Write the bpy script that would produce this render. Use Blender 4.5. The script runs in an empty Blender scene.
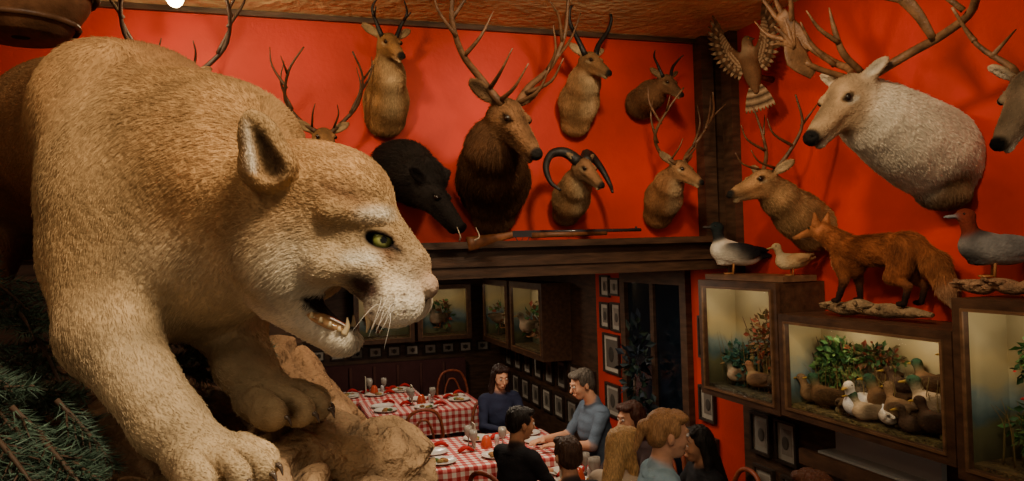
import bpy, math, random, time
import numpy as np
from mathutils import Vector, Matrix, noise as mnoise
random.seed(7); rng=np.random.default_rng(7)
A=lambda *a: np.array(a,dtype=np.float64)
def nrm(v):
    v=np.asarray(v,float); return v/(np.linalg.norm(v)+1e-12)
def rotm(axis,deg):
    return np.array(Matrix.Rotation(math.radians(deg),3,axis))
# ---------------------------------------------------------------- materials
MATS={}
def _new(name):
    m=bpy.data.materials.new(name); m.use_nodes=True
    nt=m.node_tree; b=nt.nodes['Principled BSDF']; return m,nt,b
def mat(name,color=None,rough=.7,nscale=20,namt=.25,bscale=150,bstr=.2,bdist=.005,spec=.3,stretch=(1,1,1),metal=0,attr=True,sheen=0):
    if name in MATS: return MATS[name]
    m,nt,b=_new(name); N=nt.nodes; L=nt.links
    tc=N.new('ShaderNodeTexCoord'); mp=N.new('ShaderNodeMapping'); mp.inputs['Scale'].default_value=stretch
    L.new(tc.outputs['Object'],mp.inputs[0])
    no=N.new('ShaderNodeTexNoise'); no.inputs['Scale'].default_value=nscale; no.inputs['Detail'].default_value=5
    L.new(mp.outputs[0],no.inputs['Vector'])
    mr=N.new('ShaderNodeMapRange'); mr.inputs['From Min'].default_value=.3; mr.inputs['From Max'].default_value=.7
    mr.inputs['To Min'].default_value=1-namt; mr.inputs['To Max'].default_value=1+namt
    L.new(no.outputs[0],mr.inputs['Value'])
    hs=N.new('ShaderNodeHueSaturation'); L.new(mr.outputs[0],hs.inputs['Value'])
    if color is None:
        at=N.new('ShaderNodeAttribute'); at.attribute_name='Col'; L.new(at.outputs['Color'],hs.inputs['Color'])
    else: hs.inputs['Color'].default_value=(*color,1)
    L.new(hs.outputs[0],b.inputs['Base Color'])
    if bstr>0:
        n2=N.new('ShaderNodeTexNoise'); n2.inputs['Scale'].default_value=bscale; n2.inputs['Detail'].default_value=4
        L.new(mp.outputs[0],n2.inputs['Vector'])
        bp=N.new('ShaderNodeBump'); bp.inputs['Strength'].default_value=bstr; bp.inputs['Distance'].default_value=bdist
        L.new(n2.outputs[0],bp.inputs['Height']); L.new(bp.outputs[0],b.inputs['Normal'])
    b.inputs['Roughness'].default_value=rough; b.inputs['Specular IOR Level'].default_value=spec
    b.inputs['Metallic'].default_value=metal
    if sheen: b.inputs['Sheen Weight'].default_value=sheen
    MATS[name]=m; return m
def mat_glass():
    if 'pane' in MATS: return MATS['pane']
    m,nt,b=_new('glass_pane'); N=nt.nodes; L=nt.links
    tr=N.new('ShaderNodeBsdfTransparent'); gl=N.new('ShaderNodeBsdfGlossy'); gl.inputs['Roughness'].default_value=.05
    mx=N.new('ShaderNodeMixShader'); mx.inputs[0].default_value=.04
    L.new(tr.outputs[0],mx.inputs[1]); L.new(gl.outputs[0],mx.inputs[2]); L.new(mx.outputs[0],N['Material Output'].inputs[0])
    MATS['pane']=m; return m
def mat_emit(name,col,s):
    m,nt,b=_new(name); b.inputs['Emission Color'].default_value=(*col,1); b.inputs['Emission Strength'].default_value=s
    b.inputs['Base Color'].default_value=(*col,1); return m
def mat_backdrop():
    # hand-painted landscape on the lining of each case: marsh, hills, sky
    m,nt,b=_new('painted_landscape'); N=nt.nodes; L=nt.links
    tc=N.new('ShaderNodeTexCoord'); sp=N.new('ShaderNodeSeparateXYZ'); L.new(tc.outputs['Object'],sp.inputs[0])
    no=N.new('ShaderNodeTexNoise'); no.inputs['Scale'].default_value=4; no.inputs['Detail'].default_value=6; L.new(tc.outputs['Object'],no.inputs['Vector'])
    ad=N.new('ShaderNodeMath'); ad.operation='MULTIPLY_ADD'; L.new(no.outputs[0],ad.inputs[0]); ad.inputs[1].default_value=.36; L.new(sp.outputs[2],ad.inputs[2])
    mr=N.new('ShaderNodeMapRange'); mr.inputs['From Min'].default_value=-.15; mr.inputs['From Max'].default_value=.42; L.new(ad.outputs[0],mr.inputs['Value'])
    cr=N.new('ShaderNodeValToRGB'); e=cr.color_ramp.elements; e[0].position=0; e[0].color=(.06,.055,.02,1); e[1].position=1; e[1].color=(.40,.34,.19,1)
    for p,c in ((.26,(.12,.12,.05,1)),(.36,(.07,.12,.12,1)),(.50,(.20,.27,.25,1)),(.62,(.42,.37,.20,1)),(.8,(.50,.40,.19,1))): x=e.new(p); x.color=c
    L.new(mr.outputs[0],cr.inputs[0]); L.new(cr.outputs[0],b.inputs['Base Color']); b.inputs['Roughness'].default_value=.8
    return m
def mat_gingham():
    m,nt,b=_new('red_gingham'); N=nt.nodes; L=nt.links
    uv=N.new('ShaderNodeUVMap'); sp=N.new('ShaderNodeSeparateXYZ'); L.new(uv.outputs[0],sp.inputs[0])
    o=[]
    for i in (0,1):
        w=N.new('ShaderNodeMath'); w.operation='WRAP'; L.new(sp.outputs[i],w.inputs[0]); w.inputs[1].default_value=.068; w.inputs[2].default_value=0
        c=N.new('ShaderNodeMath'); c.operation='LESS_THAN'; L.new(w.outputs[0],c.inputs[0]); c.inputs[1].default_value=.034; o.append(c)
    ad=N.new('ShaderNodeMath'); ad.operation='ADD'; L.new(o[0].outputs[0],ad.inputs[0]); L.new(o[1].outputs[0],ad.inputs[1])
    hf=N.new('ShaderNodeMath'); hf.operation='MULTIPLY'; hf.inputs[1].default_value=.5; L.new(ad.outputs[0],hf.inputs[0])
    cr=N.new('ShaderNodeValToRGB'); cr.color_ramp.interpolation='CONSTANT'; e=cr.color_ramp.elements
    e[0].position=0; e[0].color=(.8,.70,.62,1); e[1].position=.75; e[1].color=(.40,.015,.02,1)
    x=e.new(.25); x.color=(.62,.20,.18,1)
    L.new(hf.outputs[0],cr.inputs[0]); L.new(cr.outputs[0],b.inputs['Base Color']); b.inputs['Roughness'].default_value=.8
    return m
M_FUR=mat('animal_fur',rough=.85,nscale=14,namt=.3,bscale=90,bstr=.5,bdist=.012,spec=.1)
M_SKIN=mat('matte_surface',rough=.65,nscale=30,namt=.08,bscale=250,bstr=.1,bdist=.002)
M_HORN=mat('horn_bone',rough=.5,nscale=25,namt=.45,bscale=120,bstr=.6,bdist=.005)
M_GLOSS=mat('glossy_surface',rough=.12,nscale=5,namt=.03,bstr=0,spec=.6)
M_WOOD=mat('dark_wood',color=(.058,.029,.016),rough=.5,nscale=6,namt=.5,bscale=30,bstr=.3,stretch=(1,1,6))
M_WOODV=mat('tinted_wood',rough=.45,nscale=9,namt=.4,bscale=60,bstr=.25,stretch=(3,1,3))
M_CLOTH=mat('cloth',rough=.85,nscale=12,namt=.12,bscale=60,bstr=.35,bdist=.01)
M_HAIR=mat('hair_surface',rough=.5,nscale=60,namt=.45,bscale=120,bstr=.8,bdist=.006,stretch=(3,3,.6))
M_LEAF=mat('leaf',rough=.6,nscale=8,namt=.3,bstr=0)
M_RED=mat('red_wall_paint',color=(.47,.026,.009),rough=.6,nscale=2.2,namt=.2,bscale=40,bstr=.3,bdist=.005)
M_CEIL=mat('ceiling_plaster',color=(.66,.55,.28),rough=.9,nscale=4,namt=.25,bscale=18,bstr=.7,bdist=.03)
M_FLOOR=mat('floor_boards',color=(.05,.025,.015),rough=.5,nscale=3,namt=.4,bscale=20,bstr=.2,stretch=(8,1,1))
M_ROCK=mat('rock_stone',rough=.85,nscale=14,namt=.5,bscale=40,bstr=1.,bdist=.03)
M_GING=mat_gingham(); M_BACK=mat_backdrop()
_mh,_nt,_bs=_new('fur_strand'); _at=_nt.nodes.new('ShaderNodeAttribute'); _at.attribute_name='Col'; _nt.links.new(_at.outputs['Color'],_bs.inputs['Base Color']); _bs.inputs['Roughness'].default_value=.7; _bs.inputs['Specular IOR Level'].default_value=.15
M_STRAND=_mh
# ---------------------------------------------------------------- mesh builder
class MB:
    def __init__(s): s.V=[];s.C=[];s.Q=[];s.T=[];s.QM=[];s.TM=[];s.QS=[];s.TS=[];s.n=0;s.mats=[]
    def mi(s,m):
        if m not in s.mats: s.mats.append(m)
        return s.mats.index(m)
    def add(s,V,Q=None,T=None,col=(1,1,1),m=None,smooth=True):
        V=np.asarray(V,float).reshape(-1,3); k=s.mi(m or M_SKIN)
        c=np.asarray(col,float)
        if c.ndim==1: c=np.tile(c[:3],(len(V),1))
        s.V.append(V); s.C.append(c)
        if Q is not None and len(Q): Q=np.asarray(Q,np.int64)+s.n; s.Q.append(Q); s.QM.append(np.full(len(Q),k)); s.QS.append(np.full(len(Q),smooth))
        if T is not None and len(T): T=np.asarray(T,np.int64)+s.n; s.T.append(T); s.TM.append(np.full(len(T),k)); s.TS.append(np.full(len(T),smooth))
        s.n+=len(V)
    def box(s,lo,hi,col=(1,1,1),m=None,R=None,c=None):
        lo=np.asarray(lo,float);hi=np.asarray(hi,float); lo,hi=np.minimum(lo,hi),np.maximum(lo,hi)
        V=np.array([[(lo,hi)[(i>>0)&1][0],(lo,hi)[(i>>1)&1][1],(lo,hi)[(i>>2)&1][2]] for i in range(8)])
        if R is not None: V=V@np.asarray(R).T
        if c is not None: V=V+np.asarray(c)
        s.add(V,Q=[[0,2,3,1],[4,5,7,6],[0,1,5,4],[2,6,7,3],[0,4,6,2],[1,3,7,5]],col=col,m=m or M_WOOD,smooth=False)
    def tube(s,pts,rad,col=(1,1,1),m=None,n=8,flat=None,sub=4,cols=None):
        P=np.asarray(pts,float); r=np.asarray(rad,float)
        if r.ndim==0: r=np.full(len(P),float(r))
        if len(r)!=len(P): r=np.interp(np.linspace(0,1,len(P)),np.linspace(0,1,len(r)),r)
        if len(P)>2 and sub>1:
            Pe=np.vstack([2*P[0]-P[1],P,2*P[-1]-P[-2]]); out=[];ro=[]
            for i in range(len(P)-1):
                p0,p1,p2,p3=Pe[i:i+4]
                for t in np.linspace(0,1,sub,endpoint=False):
                    out.append(.5*((2*p1)+(-p0+p2)*t+(2*p0-5*p1+4*p2-p3)*t*t+(-p0+3*p1-3*p2+p3)*t**3)); ro.append(r[i]*(1-t)+r[i+1]*t)
            out.append(P[-1]);ro.append(r[-1]); P=np.array(out);r=np.array(ro)
        T=np.gradient(P,axis=0); T/=np.linalg.norm(T,axis=1)[:,None]+1e-9
        u=np.cross(T[0],[0,0,1]); 
        if np.linalg.norm(u)<.1: u=np.cross(T[0],[1,0,0])
        u=nrm(u); V=[]
        for i in range(len(P)):
            u=nrm(u-T[i]*np.dot(u,T[i])); v=np.cross(T[i],u)
            a=np.linspace(0,2*np.pi,n,endpoint=False)
            off=(np.cos(a)[:,None]*u+np.sin(a)[:,None]*v)*r[i]
            if flat is not None:
                fd=nrm(flat[0]); off=off+np.outer(off@fd,fd)*(flat[1]-1)
            V.append(P[i]+off)
        V=np.vstack(V); Q=[]
        k=len(P)
        for i in range(k-1):
            for j in range(n):
                j2=(j+1)%n; Q.append([i*n+j,i*n+j2,(i+1)*n+j2,(i+1)*n+j])
        V=np.vstack([V,P[0],P[-1]]); T3=[]
        for j in range(n):
            j2=(j+1)%n; T3.append([k*n,j2,j]); T3.append([k*n+1,(k-1)*n+j,(k-1)*n+j2])
        s.add(V,Q=Q,T=T3,col=col,m=m)
    def ell(s,c,r,col=(1,1,1),m=None,R=None,nu=16,nv=10):
        r=np.asarray(r,float)
        if r.ndim==0: r=np.full(3,float(r))
        V=[]
        for i in range(nv+1):
            th=np.pi*i/nv
            for j in range(nu):
                ph=2*np.pi*j/nu; V.append([math.sin(th)*math.cos(ph),math.sin(th)*math.sin(ph),math.cos(th)])
        D=np.array(V); V=D*r
        if R is not None: V=V@np.asarray(R).T; D=D@np.asarray(R).T
        Q=[[i*nu+j,(i+1)*nu+j,(i+1)*nu+(j+1)%nu,i*nu+(j+1)%nu] for i in range(nv) for j in range(nu)]
        cc=col(D) if callable(col) else col
        s.add(V+np.asarray(c),Q=Q,col=cc,m=m)
    def lathe(s,c,prof,col=(1,1,1),m=None,n=20):
        V=[];
        for (r,z) in prof:
            a=np.linspace(0,2*np.pi,n,endpoint=False)
            V.append(np.stack([np.cos(a)*max(r,1e-4),np.sin(a)*max(r,1e-4),np.full(n,z)],1))
        V=np.vstack(V)+np.asarray(c)
        Q=[[i*n+j,i*n+(j+1)%n,(i+1)*n+(j+1)%n,(i+1)*n+j] for i in range(len(prof)-1) for j in range(n)]
        s.add(V,Q=Q,col=col,m=m)
    def leaves(s,c,r,n,size,cols,m=None):
        c=np.asarray(c,float); r=np.asarray(r,float)
        for i in range(n):
            d=rng.normal(size=3); d/=np.linalg.norm(d); p=c+d*r*rng.uniform(.3,1)
            u=nrm(d+rng.normal(size=3)*.6); w=nrm(np.cross(u,rng.normal(size=3))); h=np.cross(u,w)
            L=size*rng.uniform(.6,1.3); W=L*.3
            V=[p,p+u*L*.5+w*W+h*W*.3,p+u*L,p+u*L*.5-w*W+h*W*.3,p+u*L*.5]
            s.add(V,T=[[0,1,4],[1,2,4],[2,3,4],[3,0,4]],col=cols[i%len(cols)],m=m or M_LEAF,smooth=False)
    def obj(s,name,parent=None,xf=None):
        V=np.vstack(s.V); C=np.vstack(s.C)
        if xf is not None: V=V@xf[0].T+xf[1]
        ctr=(V.min(0)+V.max(0))/2
        me=bpy.data.meshes.new(name)
        Q=np.vstack(s.Q) if s.Q else np.zeros((0,4),int); T=np.vstack(s.T) if s.T else np.zeros((0,3),int)
        me.vertices.add(len(V)); me.vertices.foreach_set('co',(V-ctr).astype(np.float32).ravel())
        nl=len(Q)*4+len(T)*3; me.loops.add(nl); me.polygons.add(len(Q)+len(T))
        me.loops.foreach_set('vertex_index',np.concatenate([Q.ravel(),T.ravel()]).astype(np.int32))
        st=np.concatenate([np.arange(len(Q))*4,len(Q)*4+np.arange(len(T))*3]).astype(np.int32)
        me.polygons.foreach_set('loop_start',st)
        try: me.polygons.foreach_set('loop_total',np.concatenate([np.full(len(Q),4),np.full(len(T),3)]).astype(np.int32))
        except Exception: pass
        me.polygons.foreach_set('material_index',np.concatenate(s.QM+s.TM).astype(np.int32))
        me.polygons.foreach_set('use_smooth',np.concatenate(s.QS+s.TS).astype(bool))
        me.update(calc_edges=True)
        ca=me.color_attributes.new('Col','FLOAT_COLOR','POINT')
        ca.data.foreach_set('color',np.hstack([C,np.ones((len(C),1))]).astype(np.float32).ravel())
        for m in s.mats: me.materials.append(m)
        me.validate()
        o=bpy.data.objects.new(name,me); o.location=ctr; bpy.context.scene.collection.objects.link(o)
        if parent: o.parent=parent
        return o
# ---------------------------------------------------------------- SDF sculpting
def E(c,r,col=(1,1,1),k=.03,R=None,op='add',flow=(0,0,-1),ln=.012,soft=.01):
    r=np.asarray(r,float); r=np.full(3,float(r)) if r.ndim==0 else r
    return dict(t='e',c=np.asarray(c,float),r=r,R=np.eye(3) if R is None else np.asarray(R),col=col,k=k,op=op,flow=flow,ln=ln,soft=soft)
def K(a,b,ra,rb,col=(1,1,1),k=.03,op='add',flow=(0,0,-1),ln=.012,soft=.01):
    return dict(t='c',a=np.asarray(a,float),b=np.asarray(b,float),ra=ra,rb=rb,col=col,k=k,op=op,flow=flow,ln=ln,soft=soft)
def dist(p,X,Y,Z):
    if p['t']=='e':
        x=X-p['c'][0];y=Y-p['c'][1];z=Z-p['c'][2];R=p['R'];r=p['r']
        u=(x*R[0,0]+y*R[1,0]+z*R[2,0])/r[0];v=(x*R[0,1]+y*R[1,1]+z*R[2,1])/r[1];w=(x*R[0,2]+y*R[1,2]+z*R[2,2])/r[2]
        k0=np.sqrt(u*u+v*v+w*w); k1=np.sqrt((u/r[0])**2+(v/r[1])**2+(w/r[2])**2)+1e-6
        return k0*(k0-1)/k1
    a=p['a'];ba=p['b']-a; x=X-a[0];y=Y-a[1];z=Z-a[2]
    h=np.clip((x*ba[0]+y*ba[1]+z*ba[2])/(ba@ba+1e-12),0,1)
    return np.sqrt((x-ba[0]*h)**2+(y-ba[1]*h)**2+(z-ba[2]*h)**2)-(p['ra']+(p['rb']-p['ra'])*h)
def bbox(p):
    if p['t']=='e':
        e=np.sqrt(((p['R']*p['r'])**2).sum(1)); return p['c']-e,p['c']+e
    return np.minimum(p['a']-p['ra'],p['b']-p['rb']),np.maximum(p['a']+p['ra'],p['b']+p['rb'])
def sdf(prims,vox,blend=.01,want=False):
    ad=[p for p in prims if p['op']=='add']
    lo=np.min([bbox(p)[0] for p in ad],0)-vox*4; hi=np.max([bbox(p)[1] for p in ad],0)+vox*4
    n=np.ceil((hi-lo)/vox).astype(int)+1
    F=np.full(n,.5,np.float32)
    for p in prims:
        if p['op']=='paint': continue
        l,h=bbox(p); mg=p['k']+vox*3
        i0=np.clip(np.floor((l-mg-lo)/vox).astype(int),0,n-1); i1=np.clip(np.ceil((h+mg-lo)/vox).astype(int)+1,1,n)
        if (i1<=i0).any(): continue
        X=(lo[0]+np.arange(i0[0],i1[0])*vox).astype(np.float32)[:,None,None]
        Y=(lo[1]+np.arange(i0[1],i1[1])*vox).astype(np.float32)[None,:,None]
        Z=(lo[2]+np.arange(i0[2],i1[2])*vox).astype(np.float32)[None,None,:]
        d=dist(p,X,Y,Z).astype(np.float32); sl=tuple(slice(a,b) for a,b in zip(i0,i1)); f=F[sl]; k=p['k']
        if p['op']=='add':
            hh=np.maximum(k-np.abs(f-d),0)/k; F[sl]=np.minimum(f,d)-hh*hh*k*.25
        else:
            d=-d; hh=np.maximum(k-np.abs(f-d),0)/k; F[sl]=np.maximum(f,d)+hh*hh*k*.25
    F[0]=F[-1]=.5;F[:,0]=F[:,-1]=.5;F[:,:,0]=F[:,:,-1]=.5
    S=F<0
    c=np.zeros(tuple(n-1),np.int8)
    for a in (0,1):
        for b in (0,1):
            for e in (0,1): c+=S[a:n[0]-1+a,b:n[1]-1+b,e:n[2]-1+e]
    mask=(c>0)&(c<8); idx=np.argwhere(mask); vid=np.full(mask.shape,-1,np.int32); vid[mask]=np.arange(len(idx))
    acc=np.zeros((len(idx),3)); cnt=np.zeros(len(idx))
    corners=[(a,b,e) for a in (0,1) for b in (0,1) for e in (0,1)]
    for ca in corners:
        for ax in range(3):
            if ca[ax]==1: continue
            cb=list(ca);cb[ax]=1
            f0=F[idx[:,0]+ca[0],idx[:,1]+ca[1],idx[:,2]+ca[2]];f1=F[idx[:,0]+cb[0],idx[:,1]+cb[1],idx[:,2]+cb[2]]
            cr=(f0<0)!=(f1<0); t=np.where(cr,f0/np.where(f0-f1==0,1,f0-f1),0)
            p=np.tile(np.array(ca,float),(len(idx),1)); p[:,ax]+=t
            acc[cr]+=p[cr]; cnt[cr]+=1
    V=lo+(idx+acc/cnt[:,None])*vox
    Q=[]
    for ax in range(3):
        o1,o2=[(1,2),(2,0),(0,1)][ax]
        sa=[slice(1,n[i]-1) for i in range(3)]; sb=list(sa); sa[ax]=slice(0,n[ax]-1); sb[ax]=slice(1,n[ax])
        S0=S[tuple(sa)];S1=S[tuple(sb)]
        e=np.argwhere(S0!=S1); inside=S0[e[:,0],e[:,1],e[:,2]]
        e=e+1; e[:,ax]-=1
        def cell(d1,d2):
            q=e.copy(); q[:,o1]+=d1;q[:,o2]+=d2; return vid[q[:,0],q[:,1],q[:,2]]
        q=np.stack([cell(-1,-1),cell(0,-1),cell(0,0),cell(-1,0)],1)
        q[~inside]=q[~inside][:,::-1]; Q.append(q)
    Q=np.vstack(Q)
    D=np.stack([dist(p,V[:,0],V[:,1],V[:,2]) for p in ad],1)
    W=np.exp(-(D-D.min(1,keepdims=True))/blend); W/=W.sum(1,keepdims=True)
    C=W@np.array([p['col'] for p in ad])
    for p in prims:
        if p['op']=='paint':
            d=dist(p,V[:,0],V[:,1],V[:,2]); a=np.clip(.5-d/p['soft'],0,1)[:,None]; C=C*(1-a)+np.array(p['col'])*a
    if want: return V,Q,C,W@np.array([p['flow'] for p in ad],float),W@np.array([p['ln'] for p in ad],float)
    return V,Q,C
def fur(name,parent,V,Q,C,FL,LN,NH,rad=(.0005,.0004,.0001),lift=.3,jit=.14,wfun=None,skip=None,xf=None,vary=.22):
    q=V[Q]; fn=np.cross(q[:,2]-q[:,0],q[:,3]-q[:,1]); ar=np.linalg.norm(fn,axis=1)*.5; fn=fn/(2*ar[:,None]+1e-12)
    w=ar*(wfun(q.mean(1)) if wfun else 1)
    fi=rng.choice(len(Q),NH,p=w/w.sum()); u1=rng.random((NH,1));u2=rng.random((NH,1))
    root=(q[fi,0]*(1-u1)+q[fi,1]*u1)*(1-u2)+(q[fi,3]*(1-u1)+q[fi,2]*u1)*u2
    n_=fn[fi]; f_=FL[Q[fi,0]]; col=C[Q[fi,0]]; ln=LN[Q[fi,0]]
    keep=(ln>.002)
    if skip is not None: keep&=skip(root,col)
    root,n_,f_,col,ln=root[keep],n_[keep],f_[keep],col[keep],ln[keep]; NH=len(root)
    f_=f_-n_*(f_*n_).sum(1,keepdims=True); f_/=np.linalg.norm(f_,axis=1,keepdims=True)+1e-6
    dr=f_+n_*lift+rng.normal(size=(NH,3))*jit; dr/=np.linalg.norm(dr,axis=1,keepdims=True)
    ll=(ln*rng.uniform(.6,1.25,NH))[:,None]
    pts=np.stack([root-n_*.001,root+dr*ll*.5,root+dr*ll+(f_*.2-n_*.12)*ll],1).reshape(-1,3)
    if xf is not None: pts=pts@xf[0].T+xf[1]
    pts=pts-np.array(parent.location)
    cv=bpy.data.hair_curves.new(name); cv.add_curves([3]*NH)
    cv.attributes['position'].data.foreach_set('vector',pts.astype(np.float32).ravel())
    ra=cv.attributes.get('radius') or cv.attributes.new('radius','FLOAT','POINT')
    ra.data.foreach_set('value',np.tile(np.array(rad,np.float32),NH))
    ca=cv.attributes.new('Col','FLOAT_COLOR','CURVE')
    cc=np.clip(col*rng.uniform(1-vary,1+vary*1.2,(NH,1)),0,1)
    ca.data.foreach_set('color',np.hstack([cc,np.ones((NH,1))]).astype(np.float32).ravel())
    cv.materials.append(M_STRAND); ho=bpy.data.objects.new(name,cv); bpy.context.scene.collection.objects.link(ho); ho.parent=parent
    return ho
# ---------------------------------------------------------------- frame constants
CAMZ=2.35; YAW=math.radians(17.5)
YB=4.5; XR=2.92; ZC=3.76; YF=9.97
Rv=A(math.cos(YAW),-math.sin(YAW),0); Fv=A(math.sin(YAW),math.cos(YAW),0)
LX=(np.stack([Rv,Fv,A(0,0,1)],1),A(0,0,CAMZ))   # the display pedestal stands rotated in the room
# ---------------------------------------------------------------- room shell
def slab(name,lo,hi,m,col=(1,1,1)):
    b=MB(); b.box(lo,hi,col=col,m=m); return b.obj(name)
slab('floor',(-3.2,-1.5,-.1),(3.2,10.2,0),M_FLOOR)
slab('ceiling',(-3.2,-1.5,ZC),(3.2,YB+.2,ZC+.1),M_CEIL)
slab('ceiling_dining',(-3.2,YB+.2,2.24),(3.2,10.2,2.34),M_WOOD)
slab('wall_back',(-3.2,YB,2.3),(XR,YB+.2,ZC),M_RED)
slab('wall_back_lower',(-3.2,YB,0),(.15,YB+.2,2.3),M_WOOD)
slab('wall_right',(XR,-1.5,0),(XR+.1,6.66,ZC),M_RED)
slab('wall_right_dining',(XR,6.66,0),(XR+.1,10.1,2.3),M_WOOD)
slab('wall_left',(-3.3,-1.5,0),(-3.2,10.2,ZC),M_RED)
slab('wall_far',(-3.2,YF,0),(XR,YF+.1,2.3),M_WOOD)
b=MB(); b.box((-3.2,YB-.10,2.21),(XR,YB+.25,2.30)); b.box((-3.2,YB-.14,2.39),(XR,YB,2.43)); b.box((-3.2,YB-.06,2.3),(XR,YB,2.39)); b.box((-3.2,YB-.12,2.28),(XR,YB-.06,2.31)); b.obj('trim_lintel')
b=MB(); b.box((2.74,YB-.1,2.43),(2.83,YB,ZC)); b.box((2.86,YB-.07,2.43),(XR,YB,ZC)); b.box((2.86,4.25,2.15),(XR,4.36,ZC)); b.obj('trim_corner_post')
slab('trim_ceiling_back',(-3.2,YB-.03,ZC-.03),(2.74,YB,ZC),M_WOOD)
slab('trim_wainscot',(XR-.02,-1.5,0),(XR-.001,4.3,1.39),M_WOOD)
b=MB(); b.box((XR-.05,4.93,0),(XR-.001,5.02,2.2)); b.box((XR-.05,5.95,0),(XR-.001,6.04,2.2)); b.box((XR-.05,5.02,2.08),(XR-.001,5.95,2.2))
b.box((XR-.012,5.02,0),(XR-.002,5.95,2.08),m=M_GLOSS,col=(.004,.007,.012)); b.box((XR-.035,5.46,0),(XR-.012,5.52,2.08))
b.box((XR-.035,5.02,.9),(XR-.012,5.95,1.0)); b.obj('door_1')
b=MB(); b.lathe((2.66,5.45,0),[(0,0),(.12,0),(.16,.3),(.17,.32),(.14,.32),(0,.3)],col=(.15,.05,.03),m=M_SKIN)
b.tube([(2.66,5.45,.3),(2.67,5.46,.8),(2.7,5.45,1.35)],.012,col=(.05,.03,.02)); b.leaves((2.72,5.45,1.35),(.08,.20,.5),170,.08,[(.006,.016,.018),(.006,.012,.022),(.01,.022,.014)]); b.obj('potted_ficus')
# ---------------------------------------------------------------- mountain lion
T1=(.36,.205,.082); T2=(.37,.235,.105); T3=(.45,.335,.19); WH=(.68,.61,.47); DK=(.012,.008,.007); HIND_SHADE=(.15,.073,.031); BKC=(.24,.12,.048)  # dark hindquarter tone: shade painted into the coat colour
fb=(-.65,.65,-.35); fh=(-.8,.15,.25); fl=(.1,-.1,-1)
P=[]
def a(*x,**k): P.append(x[0](*x[1:],**k))
a(E,(-.52,1.13,.08),(.135,.14,.165),T2,.05,flow=(-.3,.1,-1),ln=.010)
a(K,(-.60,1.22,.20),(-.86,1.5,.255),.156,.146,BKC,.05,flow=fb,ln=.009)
a(K,(-.86,1.5,.25),(-1.18,1.82,.19),.146,.17,HIND_SHADE,.06,flow=fb,ln=.010)  # rear trunk in the darkened tone, its shade put into the fur
a(E,(-.575,1.09,.095),(.088,.095,.165),T2,.045,flow=(-.2,.1,-1),ln=.009)
a(E,(-.61,1.13,.235),(.085,.09,.10),T1,.035,flow=(-.3,.2,-1),ln=.009)
a(K,(-.575,1.08,0),(-.545,1.02,-.09),.083,.058,T2,.030,flow=fl,ln=.009)
a(K,(-.545,1.02,-.09),(-.43,.94,-.195),.056,.040,T3,.03,flow=(.5,-.4,-.7),ln=.007)
a(E,(-.45,1.24,.07),(.09,.10,.15),T2,.05,flow=fl,ln=.010)
a(K,(-.44,1.22,0),(-.445,1.18,-.08),.080,.056,T2,.04,flow=fl,ln=.009)
a(K,(-.445,1.18,-.08),(-.395,1.11,-.150),.053,.039,T3,.03,flow=(.5,-.4,-.7),ln=.007)
a(K,(-.315,1.015,.055),(-.49,1.14,.15),.086,.136,T1,.040,flow=fb,ln=.009)
a(E,(-.425,1.10,.163),(.125,.10,.102),T1,.045,flow=fb,ln=.009)
a(K,(-.33,1.0,-.0),(-.46,1.1,0),.058,.11,T3,.04,flow=(-.6,.2,-.7),ln=.010)
PAWS=(((-.365,.90,-.232),nrm((.85,-.5,0)),(-.43,.94,-.195)),((-.345,1.075,-.197),nrm((.90,-.42,0)),(-.395,1.11,-.150)))
for paw,u,w in PAWS:
    paw=A(*paw); v=np.cross((0,0,1),u); Rp=np.stack([u,v,A(0,0,1)],1)
    a(K,w,paw+u*.0,.040,.034,T3,.02,flow=tuple(u),ln=.006)
    a(E,paw,(.055,.048,.030),T3,.015,R=Rp,flow=tuple(u),ln=.005)
    for i,(q,fw) in enumerate(((-.045,.034),(-.016,.056),(.016,.056),(.045,.034))):
        a(E,paw+u*fw+v*q+A(0,0,-.006),(.032,.0155,.024),T3,.004,R=Rp,flow=tuple(u),ln=.0035)
        a(E,paw+u*(fw-.02)+v*q*.85+A(0,0,.006),(.03,.013,.02),T3,.006,R=Rp,flow=tuple(u),ln=.0035)
    for q in (-.031,0,.031): P.append(E(paw+u*.058+v*q+A(0,0,.004),(.03,.0025,.02),(.12,.07,.03),op='paint',soft=.006,R=Rp))
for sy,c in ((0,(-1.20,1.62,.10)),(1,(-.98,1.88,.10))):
    c=A(*c); a(E,c,(.12,.12,.19),HIND_SHADE,.06,flow=fl,ln=.010); kn=c+A(.12,-.12,-.13); hk=c+A(-.07,.09,-.25); pw=c+A(.03,-.01,-.345)
    a(K,c+A(.03,-.03,-.08),kn,.11,.07,HIND_SHADE,.05,flow=fl,ln=.010); a(K,kn,hk,.062,.038,HIND_SHADE,.03,flow=fl,ln=.01); a(K,hk,pw,.036,.032,HIND_SHADE,.03,flow=fl,ln=.01); a(E,pw+A(.03,-.03,0),(.07,.05,.03),HIND_SHADE,.02,R=rotm('Z',-45),flow=fl,ln=.008)
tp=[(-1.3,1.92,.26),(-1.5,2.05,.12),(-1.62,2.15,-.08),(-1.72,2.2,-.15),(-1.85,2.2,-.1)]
for i in range(4): a(K,tp[i],tp[i+1],.038-.003*i,.035-.003*i,HIND_SHADE if i<3 else DK,.02,flow=(-.5,.3,-.5))
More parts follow.
